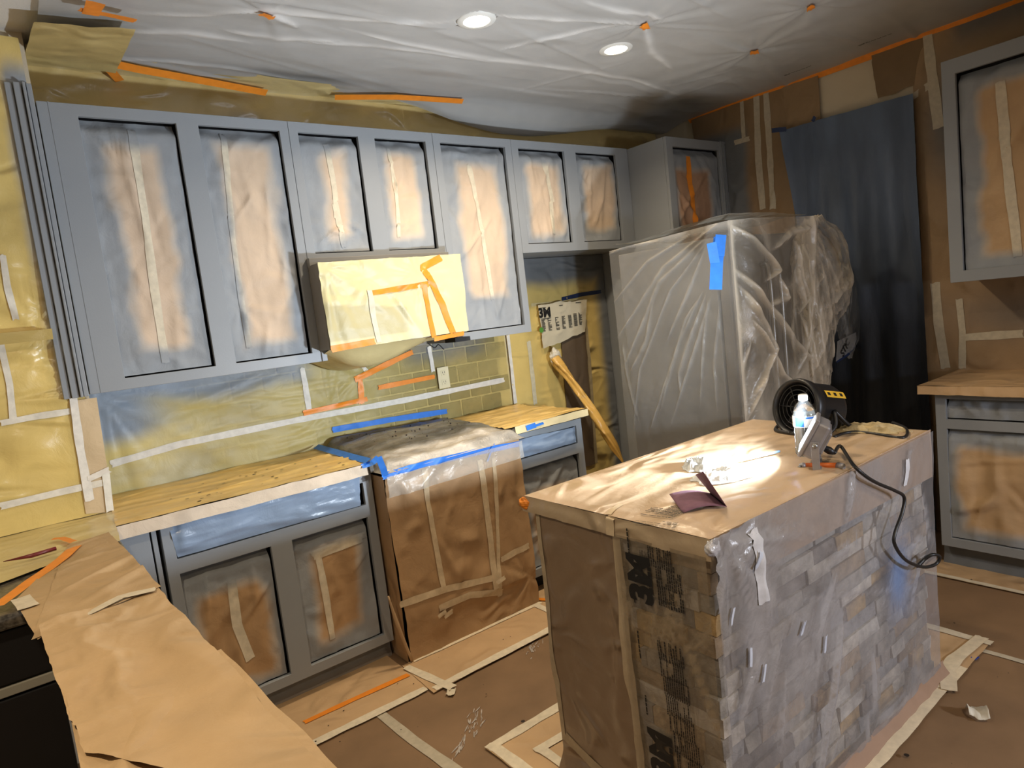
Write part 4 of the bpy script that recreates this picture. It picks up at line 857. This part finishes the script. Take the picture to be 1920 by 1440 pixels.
# film hanging over the stone face
def gfd(u, v):
    d = .001-.007*ss(.84, .70, v)+.005*fbm(u*3, v*3, 4)+.005*ridge(u*4+v*3, v*4-u*2, 9)+radial(u, v, 1.99, .90, 8, .012, .5, 3)
    d = d+fold(u, v, 2.13, .86, 2.16, .62, .012, .012)+fold(u, v, 2.55, .50, 2.35, .05, .010, .012)
    return d+rfolds(161, 26, 1.2, .85, R(60), .7, .18, .007, .010, 2.0, .02)(u, v)
_ga = crease_alpha(gfd, .31, .8)
def ga(u, v):
    haze = .20*ss(.45, .75, fbm(u*3.2+1, v*3.2, 21))+.45*np.exp(-((u-2.12)/.07)**2-((v-.62)/.2)**2)+.10*ss(.62, .86, v)
    b = .60*np.exp(-((u-2.93)/.07)**2-((v-.50)/.12)**2)
    ln = fold(u, v, 2.10, .70, 3.15, .38, .006, .30)+fold(u, v, 2.0, .87, 2.5, .40, .006, .22)+fold(u, v, 2.45, .62, 2.30, .10, .007, .22)
    sm = .30*ss(.50, .70, fbm(u*2.1+5, v*2.6+u, 41, 3))*ss(.75, .55, v)
    return np.clip(_ga(u, v)+haze+b+ln+sm, .08, .93)
def gc(u, v):
    b = np.exp(-((u-2.93+.03*(fbm(u*9, v*9, 3)-.5))/.085)**2-((v-.49)/.13)**2)[..., None]
    return (np.array((.35, .34, .345))*(1-b)+np.array((.16, .25, .44))*b)*(.93+.14*fbm(u*9, v*9, 3))[..., None]
s = Sheet('plastic_sheet', 'y', IY0-.009, [(1.956, .030), (3.228, .012), (3.240, .918), (1.956, .918)], 'clear', None, .011, gfd, gc, ga, label='cloudy plastic sheet over the island stone face with blue paint smudge', cat='plastic sheet')
crump('corner_film_bunch', (1.962, -2.362, .895), .020, None, None, 'clear', np.array((.62, .62, .66)), 6, parent=s.o, sq=(1.2, .7, 1), pos=False)
s.strip([(1410, 995), (1420, 1060), (1428, 1128)], .04, 'tape', np.array((.62, .62, .64)), seed=1); s.strip([(1697, 860), (1694, 910)], .028, 'tape', np.array((.62, .62, .64)), seed=2)
q = random.Random(3)
for i in range(6):
    u = q.uniform(1.99, 2.5); v = q.uniform(.12, .8); a = q.uniform(.6, 1.5)
    s.strip([(u, v), (u+.03*math.cos(a), v+.05*math.sin(a))], .010, 'film', np.array((.62, .68, .80)), 'curled_film_flake', px=False, seed=i, lift=.009)

# ================================================================ THINGS ON THE ISLAND
t = thing('flood_lamp', 'small grey LED flood lamp on a bracket shining over the island', 'work light')
mx = frame_mtx(LAMP_P, tuple(LAMP_N))          # local z = beam, y up-ish
def lb(name, x0, x1, y0, y1, z0, z1, mt, bevel=.002, parent=t): return box(name, x0, x1, y0, y1, z0, z1, mt, parent, bevel, mx)
lb('housing', -.058, .058, -.058, .058, -.014, .026, 'castal', .008); lb('front_bezel', -.064, .064, -.064, .064, .022, .034, 'castal', .003)
lb('glass', -.052, .052, -.052, .052, .0345, .0355, 'glassface', 0)
hp = lb('driver_box', -.034, .034, -.036, .036, -.028, -.012, 'castal', .004)
bm = bmesh.new()
for i in range(7): bx(bm, -.050+i*.0155, -.047+i*.0155, -.048, .048, -.020, -.012, mx)
from_bm('cooling_fins', bm, 'castal', t)
R3 = mx.to_3x3()
for sx in (-1, 1):
    piv = mx@Vector((sx*.070, -.01, .004)); foot = Vector((piv.x, piv.y, IZ+.012))
    v = [piv+Vector((0, 0, .014)), foot]; bm = bmesh.new()
    fm = Matrix.Translation((foot+piv)/2)@Matrix.Rotation(math.atan2(R3[1][0], R3[0][0]), 4, 'Z')
    h = (piv-foot).length/2+.01
    bx(bm, -.0015, .0015, -.011, .011, -h, h, fm); from_bm('bracket_arm', bm, 'castal', t, bevel=.001)
    lathe('bolt', [(0, -.006), (.007, -.006), (.007, .006), (0, .006)], 'steel', t, 12, frame_mtx(piv, tuple(R3@Vector((1, 0, 0)))))
pa = mx@Vector((-.066, -.01, 0)); pb = mx@Vector((.066, -.01, 0)); mid = (pa+pb)/2
bm = bmesh.new(); bx(bm, -.067, .067, -.011, .011, -.0015, .0015, Matrix.Translation((mid.x, mid.y, IZ+.012))@Matrix.Rotation(math.atan2(R3[1][0], R3[0][0]), 4, 'Z')); from_bm('bracket_base', bm, 'castal', t)
g0 = mx@Vector((0, -.02, -.030)); g1 = g0-Vector(LAMP_N)*.03
tube('cable_gland', [g0, g0+(g1-g0)*.5, g1], [.010, .012, .007], 'blackrub', t, sm=1)
cz = IZ+.014
cp = [tuple(g1), on(1575, 836, z=.945), on(1590, 857, z=.930), on(1601, 873, z=.932), on(1622, 892, y=-2.392), on(1645, 906, y=-2.395), on(1678, 920, y=-2.40), on(1695, 932, y=-2.40), on(1692, 960, y=-2.40), on(1678, 1000, y=-2.40), on(1678, 1022, y=-2.40), on(1698, 1050, y=-2.40), on(1730, 1063, y=-2.41), on(1754, 1058, y=-2.42), on(1762, 1044, y=-2.43), on(1748, 1040, y=-2.42), on(1732, 1050, y=-2.40), on(1720, 1062, y=-2.39), on(1728, 1055, y=-2.385), on(1740, 1038, y=-2.35), on(1748, 1015, y=-2.30), on(1746, 1000, y=-2.26)]
tag(tube('lamp_cord', cp, .0055, 'blackrub'), 'black cord looping down the front of the island from the flood lamp', 'cord')
t = thing('water_bottle', 'clear plastic water bottle with white cap and blue label', 'bottle')
bc = (*on(1513, 852, z=IZ+.006)[:2], IZ+.006)
prof = [(0, 0), (.026, 0), (.031, .006), (.0315, .02), (.029, .03), (.0315, .04), (.029, .05), (.0315, .06), (.029, .07), (.0315, .08), (.030, .09), (.0325, .10), (.0325, .135), (.030, .148), (.022, .168), (.013, .182), (.0125, .193)]
lathe('bottle_body', [(r_*1.12, z*1.0) for r_, z in prof], 'water', t, 28, Matrix.Translation(bc))
lathe('water', [(0, .002), (.024, .002), (.0285, .01), (.0275, .09), (.0295, .10), (.0295, .128), (0, .128)], mat('water', (.9, .95, 1), .02, trans=1), t, 24, Matrix.Translation(bc))
lathe('cap', [(0.0115, .182), (.0145, .183), (.0148, .199), (.013, .203), (0, .203)], 'white', t, 24, Matrix.Translation(bc))
def sector(name, r_, a0, a1, z0, z1, mt):
    th = np.linspace(a0, a1, 16); P = np.stack([np.stack([bc[0]+r_*np.cos(th), bc[1]+r_*np.sin(th), bc[2]+z+0*th], -1) for z in (z0, z1)]); return grid(name, P, mt, t)
sector('label_band', .0371, 0, 2*math.pi, .098, .134, 'white'); sector('blue_label_print', .0374, R(160), R(205), .100, .132, 'blueink'); sector('blue_label_print', .0374, R(255), R(330), .100, .132, 'blueink'); sector('blue_label_print', .0374, R(204), R(256), .126, .132, 'blueink')
# drum fan
t = thing('drum_fan', 'small black drum fan heater with yellow warning label', 'fan')
fc = Vector(on(1522, 766, y=-2.0)); fd = Vector((-.93, .22, .22)).normalized(); fm = frame_mtx(fc, tuple(fd))
lathe('drum', [(.030, -.085), (.075, -.085), (.092, -.078), (.098, -.060), (.098, .04), (.106, .05), (.110, .075), (.106, .092), (.098, .092), (.092, .075), (.088, .02), (.05, -.04), (0, -.045)], 'blackrub', t, 48, fm)
for k, rr_ in enumerate((.03, .048, .066, .084)):
    th = np.linspace(0, 2*np.pi, 40); pts = [fm@Vector((rr_*math.cos(a), rr_*math.sin(a), .078)) for a in th]; tube('grille_ring', pts, .0018, 'black', t, 6, 1)
for k in range(6):
    a = k*math.pi/3; pts = [fm@Vector((.008*math.cos(a), .008*math.sin(a), .076)), fm@Vector((.096*math.cos(a), .096*math.sin(a), .076))]; tube('grille_spoke', pts, .0018, 'black', t, 6, 1)
lathe('hub', [(0, .082), (.014, .080), (.014, .0), (0, .0)], 'black', t, 20, fm)
for k in range(5):
    a0 = k*2*math.pi/5; T, V = np.meshgrid(np.linspace(0, 1, 8), np.linspace(0, 1, 8)); r_ = .012+.072*T; a = a0+V*.9
    P = np.stack([r_*np.cos(a), r_*np.sin(a), .045-.03*V], -1); mm = np.array(fm); grid('fan_blade', P@mm[:3, :3].T+mm[:3, 3], 'black', t)
side = fm.to_3x3()@Vector((1, 0, 0)); side.z = 0; side.normalize(); bk = Vector((-fd.x, -fd.y, 0)).normalized()
base = Vector((fc.x, fc.y, IZ+.014))
for sgn in (-1, 1):
    tube('stand_tube', [fc+side*sgn*.102, fc+side*sgn*.118-bk*.02+Vector((0, 0, -.05)), base+side*sgn*.115-bk*.07, base+side*sgn*.07-bk*.11, base-bk*.115], .0075, 'blackrub', t)
    tube('stand_tube', [fc+side*sgn*.102, fc+side*sgn*.115+bk*.04+Vector((0, 0, -.05)), base+side*sgn*.105+bk*.08, base+side*sgn*.05+bk*.105, base+bk*.105], .0075, 'blackrub', t)
cs = (-side if side.y > 0 else side)
vec = CAM-np.array(fc); vec = Vector(vec).normalized(); tocam = (vec-Vector(fd)*vec.dot(fd)).normalized()
th = np.linspace(-.42, .42, 12); up2 = Vector(fd).cross(tocam)
if up2.z < 0: up2 = -up2
def drum_patch(name, a0, a1, z0, z1, r_, mt, parent):
    th = np.linspace(a0, a1, 14); P = np.array([[list(fc+(tocam*math.cos(a)+up2*math.sin(a))*r_+Vector(fd)*z) for a in th] for z in np.linspace(z0, z1, 4)]); return grid(name, P, mt, parent)
lab = drum_patch('warning_label', .50, .80, -.075, .025, .0995, 'yellow', t)
for k in range(3): drum_patch('label_symbol', .58, .72, -.062+k*.032, -.048+k*.032, .1002, 'ink', lab)
crump('red_switch', on(1555, 805, y=-2.02), .018, None, None, 'red', None, 5, parent=t, pos=False); crump('black_plug', on(1562, 815, y=-2.06), .018, None, None, 'blackrub', None, 7, parent=t, sq=(1.6, 1, .7), pos=False)
def ontop(px, py, lift=.0): p = on(px, py, z=IZ+.004); return (p[0], p[1], IZ+.010+lift)
tag(tube('fan_cord', [ontop(1564, 822), ontop(1585, 815), ontop(1610, 813), ontop(1650, 818), ontop(1688, 824), ontop(1701, 818), ontop(1698, 806), ontop(1682, 798), ontop(1674, 795)], .0055, 'blackrub'), 'black cord lying across the far end of the island top', 'cord')
tag(tube('coiled_cord', [ontop(1505, 825), ontop(1492, 815), ontop(1488, 802, .02), on(1494, 790, y=-2.02), on(1504, 782, y=-2.02), on(1512, 785, y=-2.02)], .0065, mat('grey_cord', (.05, .06, .07), .3)), 'grey black cord curling behind the water bottle', 'cord')
def blob_sheet(name, c, w, d, h, label, cat, col, seed, rot=0, mt='rag', spots=None):
    T, V = np.meshgrid(np.linspace(-1, 1, 60), np.linspace(-1, 1, 44)); rr = 1+.35*(fbm(np.arctan2(V, T)*1.3+5, 0*T, seed)-.5)*2
    q_ = np.maximum(np.abs(T), np.abs(V)); X = T*w/2*rr*(1-.15*V*V); Y = V*d/2*rr*(1-.15*T*T)
    Z = h*(.15+ridge(T*2.2, V*2.6, seed, 4))*ss(1.0, .55, q_)+.001
    c_, s_ = math.cos(rot), math.sin(rot); P = np.stack([c[0]+X*c_-Y*s_, c[1]+X*s_+Y*c_, c[2]+Z], -1)
    cc = np.array(col)*(.75+.5*fbm(T*4, V*4, seed+3))[..., None]
    o = grid(name, P, mt, None, cc, .9, thick=.002); return tag(o, label, cat)
p = ontop(1650, 808); blob_sheet('dirty_rag', (3.18, -2.19, IZ+.008), .13, .22, .022, 'stained beige rag lying at the far end of the island', 'rag', (.52, .42, .24), 4, R(8))
p = ontop(1322, 882); p = ontop(1306, 878); blob_sheet('white_rag', (p[0], p[1], IZ+.008), .12, .10, .030, 'small white rag clump at the raised tip of the purple sandpaper', 'rag', (.62, .65, .66), 6, R(20))
p = ontop(1352, 895); blob_sheet('white_cloth', (p[0], p[1], IZ+.008), .20, .13, .022, 'larger white crumpled cloth right behind the purple sandpaper sheet', 'cloth', (.70, .72, .72), 9, R(-20))
# folded purple card
t = thing('sandpaper_sheet', 'purple brown sandpaper sheet folded open on the island', 'sandpaper')
A, B = np.array(ontop(1363, 954)), np.array(ontop(1333, 929)); Cc, D = np.array(ontop(1281, 966)), np.array(ontop(1256, 938))
T, V = np.meshgrid(np.linspace(0, 1, 12), np.linspace(0, 1, 8)); T3, V3 = T[..., None], V[..., None]
P = (A*(1-T3)+Cc*T3)*(1-V3)+(B*(1-T3)+D*T3)*V3; P[..., 2] += .010*np.sin(T*np.pi)+.012*T*V
grid('lower_leaf', P, 'purple', t, thick=.0012)
E1 = on(1318, 884, y=A[1]+.03); E2 = on(1304, 890, y=B[1]+.03)
P = (A*(1-T3)+np.array(E1)*T3)*(1-V3)+(B*(1-T3)+np.array(E2)*T3)*V3
grid('upper_leaf', P, 'purple', t, thick=.0012)
tag(tube('brush', [ontop(1388, 872, .010), ontop(1410, 868, .010), ontop(1462, 855, .010)], [.0012, .0036, .0042, .0044], mat('blue_grey_handle', (.10, .15, .20), .4), sm=1), 'thin blue grey artist brush lying on the lit island top', 'brush')
t = thing('putty_knife', 'orange handled tool with grey ends under the flood lamp foot', 'tool')
k0, k1, k2, k3 = [np.array(ontop(a, b, .002)) for a, b in ((1496, 880), (1508, 877), (1571, 878), (1582, 880))]
tube('handle', [k1, (k1+k2)/2, k2], [.007, .009, .009], 'wood', t, sm=1); tube('steel_end', [k2, k3], [.011, .010], 'castal', t, sm=1); tube('ferrule', [k1-(k1-k0)*.5, k1], [.009, .009], 'castal', t, sm=1); tube('tip', [k0, k1-(k1-k0)*.5], [.0008, .004], 'steel', t, sm=1)

# ================================================================ LEFT COUNTER, bar, black appliance
slab('stone countertop at lower left with bare speckled edge', -.9, .930, -1.285, -.345)
t = thing('dishwasher', 'black appliance with light strip under the left counter', 'dishwasher')
box('cabinet_box', -.2, .70, -1.22, -.65, .0, .873, 'black', t); box('door', -.1, .705, -1.262, -1.222, .06, .700, 'black', t, .004); box('control_panel', -.1, .705, -1.262, -1.222, .735, .868, 'black', t, .004)
box('light_strip', -.1, .705, -1.264, -1.230, .706, .730, mat('steel_strip', (.36, .34, .28), .4), t, .002)
t = thing('bar_counter', 'narrow bar counter running toward the camera beneath brown paper', 'counter')
box('bar_top', .708, .930, -3.0, -1.288, .872, .906, 'granite', t); box('bar_base', .735, .915, -3.0, -1.288, 0, .870, 'paint', t)
def lcd(u, v): return .003+np.abs(rfolds(171, 20, .6, 1, R(20), .25, .5, .010, .007, .3, -1.3)(u, v))+.005*ridge(u*2+v, v*7, 4)
s = Sheet('yellow_masking_film', 'z+', .917, [(.28, -1.13), (.925, -.86), (.968, -.352), (.28, -.352)], 'film', None, .011, lcd, lambda u, v: YEL*np.array((.80, .88, 1.25))*(.85+.3*fbm(u*6, v*10, 3))[..., None], label='yellow film over the left counter in the corner', cat='masking film', jag=.004)
ribbon('orange_tape', [on(-8, 1136, z=.938), on(60, 1087, z=.938), on(118, 1046, z=.940), on(142, 1024, z=.940)], .036, 'otape', s.o)
s.strip([(100, 1020), (118, 1018), (140, 1026)], .022, 'otape', None, 'orange_tape', lift=.012, seed=4)
p0 = np.array([*on(8, 1062, z=.925)]); p1 = np.array([*on(60, 1048, z=.93)]); p2 = np.array([*on(106, 1034, z=.93)]); 
for p_ in (p0, p1, p2): p_[2] = .940
tag(tube('pencil', [p0, p1, p2], [.001, .006, .007, .006], 'darkred', None, sm=1), 'dark red marker lying on yellow film at the left counter', 'marker')
def bpd(seed):
    f = rfolds(seed, 8, .3, 1.6, R(75), .5, .5, .03, .012, .65, -2.6)
    return lambda u, v: .004+.022*fbm(u*6, v*4, seed, 3)+1.5*np.abs(f(u, v))+.020*ridge(u*11, v*8, seed+3)*ss(-1.45, -1.6, v)*ss(-2.3, -2.0, v)*ss(.87, .78, u)+.010*ridge(u*4, v*2.4, seed+8, 2)
PB = lambda u, v: np.array((.47, .325, .175))*(.95+.10*fbm(u*7, v*7, 4))[..., None]
lo = Sheet('masking_paper', 'z+', .908, [(.700, -3.05), (.992, -3.05), (.957, -1.95), (.706, -1.95)], 'paper', None, .012, bpd(181), PB, label='brown paper on the bar nearest the camera', cat='masking paper')
mid_ = Sheet('masking_paper', 'z+', .920, [(162, 1436), (700, 1560), (293, 1110), (75, 1200)], 'paper', None, .010, bpd(183), PB, label='crumpled brown paper sheet in the middle of the bar', cat='masking paper', jag=.006, px=True)
up_ = Sheet('masking_paper', 'z+', .930, [(60, 1210), (302, 1106), (204, 1002), (128, 1026)], 'paper', None, .010, lambda u, v: .004+.014*fbm(u*5, v*5, 9)+np.abs(rfolds(185, 8, .3, .6, R(30), .5, .3, .014, .012, .7, -1.4)(u, v)), PB, label='brown paper on the far part of the bar by the counter corner', cat='masking paper', jag=.004, px=True)
up2_ = Sheet('paper_flap', 'z+', .930, [(28, 1135), (72, 1208), (205, 1085), (130, 1027)], 'paper', up_.o, .014, lambda u, v: .002+.014*fbm(u*5, v*5, 9), PB, jag=.003, px=True)
up_.strip([(128, 1178), (170, 1162), (230, 1130), (292, 1115)], .032, 'tape', TAPE*.86, lift=.005)
up2_.strip([(40, 1130), (56, 1150)], .045, 'tape', TAPE*.9, lift=.004)
w_ = Sheet('paper_hang', 'y', -1.0, [(0, 0), (0.01, 0), (0.01, .01), (0, .01)], 'paper', None) if False else None

# ================================================================ FLOOR masking
FL = bpy.data.objects['floor']
class FS(Sheet): pass
def fsheet(name, corners, label, z=.003, col=None, seed=1, step=.02, parent=None, amp=.003, jag=.003, cat='masking paper'):
    return Sheet(name, 'z+', z, corners, 'paper', parent, step, lambda u, v: .001+amp*fbm(u*6, v*10, seed)+amp*ridge(u*3, v*9, seed), lambda u, v: (PAPER*.98 if col is None else col)*(.93+.14*fbm(u*6, v*6, seed))[..., None], label=label, cat=cat if label else None, jag=jag)
a = fsheet('masking_paper', [(.95, -.935), (1.90, -.945), (1.90, -.545), (.95, -.545)], 'tan paper strip on the floor along the left base cabinet', seed=3)
a.strip([(.95, -.925), (1.88, -.940)], .040, px=False); a.strip([(570, 1357), (660, 1315), (766, 1268)], .030, 'otape', None, 'orange_tape', lift=.003); 
b_ = fsheet('masking_paper', [(1.885, -.995), (2.75, -.985), (2.75, -.66), (1.90, -.70)], 'tan paper strip on the floor in front of the wrapped range', z=.006, seed=4)
b_.strip([(1.90, -.975), (2.75, -.965)], .042, px=False, col=TAPE*1.03); b_.strip([(762, 1253), (800, 1270), (850, 1292)], .040, lift=.003, seed=3); b_.strip([(1003, 1135), (1040, 1152)], .035, lift=.003, seed=4)
b_.strip([(1.95, -.712), (2.35, -.716), (2.70, -.715)], .022, px=False, col=CREAM, lift=.003); b_.strip([(1003, 1126), (1036, 1128)], .03, 'otape', None, 'orange_tape', lift=.006, seed=2)
c_ = fsheet('masking_paper', [(2.70, -.95), (3.3, -.95), (3.3, -.545), (2.70, -.545)], 'tan paper strip on the floor before the cabinet right of the range', seed=5)
i_ = fsheet('masking_paper', [(1.845, -2.41), (3.58, -2.41), (3.58, -1.43), (1.83, -1.43)], 'tan paper apron taped to the floor around the island', seed=6, z=.004)
i_.strip([(1.83, -1.448), (2.7, -1.452), (3.58, -1.45)], .042, px=False); i_.strip([(1.855, -1.43), (1.868, -2.4)], .042, px=False, seed=3)
i_.strip([(1005, 1412), (1062, 1378)], .035, seed=4, lift=.004); i_.strip([(1016, 1408), (1060, 1440)], .035, seed=5, lift=.004)
i_.strip([(1.95, -2.397), (2.6, -2.397), (3.33, -2.392)], .045, px=False, col=CREAM*1.05, lift=.004, seed=8); i_.strip([(3.57, -2.42), (3.565, -1.6)], .040, px=False, seed=9, lift=.003)
i_.strip([(1755, 1292), (1790, 1240), (1842, 1198)], .05, col=CREAM, lift=.006, seed=10); i_.strip([(1775, 1250), (1780, 1300)], .05, col=CREAM*1.02, lift=.008, seed=11)
Sheet('bunched_paper_base', 'y', -2.352, [(1.99, .0), (3.25, .0), (3.25, .06), (1.99, .05)], 'paper', i_.o, .015, lambda u, v: .004+.03*ss(.05, 0, v)+.008*ridge(u*8, v*5, 4), np.array((.34, .22, .15)), jag=.006)
r_ = fsheet('masking_paper', [(4.10, -3.1), (4.31, -3.1), (4.31, -1.95), (4.10, -1.95)], 'pale tan paper strip on the floor under the right base cabinet', seed=7)
r_.strip([(4.115, -3.1), (4.115, -1.96)], .03, px=False)
fsh = type('F', (), {})()
def ftape(pts, w, col, seed=0):
    pts = [on(x, y, z=.002)[:2] for x, y in pts]; s_ = Sheet.__new__(Sheet); s_.ax, s_.val, s_.P, s_.disp, s_.o = 'z+', .002, plane('z+', .002), (lambda u, v: 0*u), FL
    return s_.strip(pts, w, 'tape', col, 'floor_seam_tape', px=False, lift=.001, seed=seed)
ftape([(703, 1330), (775, 1388), (870, 1455), (960, 1520)], .040, TAPE*.66, 1); ftape([(1835, 1218), (1880, 1230), (1990, 1262)], .030, TAPE*.75, 2)
def smear(px, py, w, d, rot, label):
    p = on(px, py, z=.003); q = random.Random(px); bm = bmesh.new()
    for k in range(26):
        x, y = q.gauss(0, w/3), q.gauss(0, d/3); l, h_ = q.uniform(.006, .025), q.uniform(.001, .003)
        x, y = p[0]+x*math.cos(rot)-y*math.sin(rot), p[1]+x*math.sin(rot)+y*math.cos(rot)
        bmesh.ops.create_circle(bm, cap_ends=True, segments=7, radius=1, matrix=Matrix.Translation((x, y, .0025+k*.00002))@Matrix.Rotation(rot+q.uniform(-.4, .4), 4, 'Z')@Matrix.Diagonal((l, h_, 1, 1)))
    o = from_bm('dried_smear', bm, 'smear', FL); o['kind'] = 'stuff'
smear(893, 1350, .12, .06, R(40), ''); smear(1000, 1210, .12, .05, R(40), ''); smear(862, 1400, .08, .02, R(40), '')
bm = bmesh.new(); q = random.Random(8)
for k in range(150):
    x = q.uniform(1.3, 4.2); y = q.uniform(-3.0, -.75)
    if 1.9 < x < 3.3 and -2.4 < y < -1.65: continue
    bmesh.ops.create_circle(bm, cap_ends=True, segments=6, radius=q.uniform(.0012, .0045), matrix=Matrix.Translation((x, y, .0105)))
for (a_, b2) in ((981, 1356), (1700-0, 1420)):
    p = on(a_, b2, z=.003); bmesh.ops.create_circle(bm, cap_ends=True, segments=10, radius=.008, matrix=Matrix.Translation((p[0], p[1], .0108)))
tag(from_bm('floor_flecks', bm, 'speck', FL), None, None, kind='stuff')
# scraps
def scrap(name, px, py, w, d, h, col, label, cat, seed, rot, mt='paper'):
    p = on(px, py, z=.004); T, V = np.meshgrid(np.linspace(-1, 1, 14), np.linspace(-1, 1, 12))
    X = T*w/2*(1-.3*(V > .3)); Y = V*d/2; Z = .004+h*(.5+.5*np.sin(T*2.2+seed))*(.4+.6*V*V)+.15*h*vn(T*4, V*4, seed)
    c2, s2_ = math.cos(rot), math.sin(rot); P = np.stack([p[0]+X*c2-Y*s2_, p[1]+X*s2_+Y*c2, Z], -1)
    return tag(grid(name, P, mt, None, col, thick=.0008), label, cat)
scrap('paper_scrap', 1832, 1340, .085, .055, .035, np.array((.66, .62, .52)), 'curled white paper scrap lying on the brown floor right of the island', 'paper scrap', 2, R(30))
scrap('tape_scrap', 1828, 1234, .035, .020, .004, np.array((.03, .06, .35)), 'small blue tape scrap on the floor by the island apron', 'tape', 3, R(0))
scrap('tape_scrap', 845, 1300, .045, .035, .012, TAPE, 'loose cream tape scrap on the floor before the wrapped range', 'tape', 5, R(40))
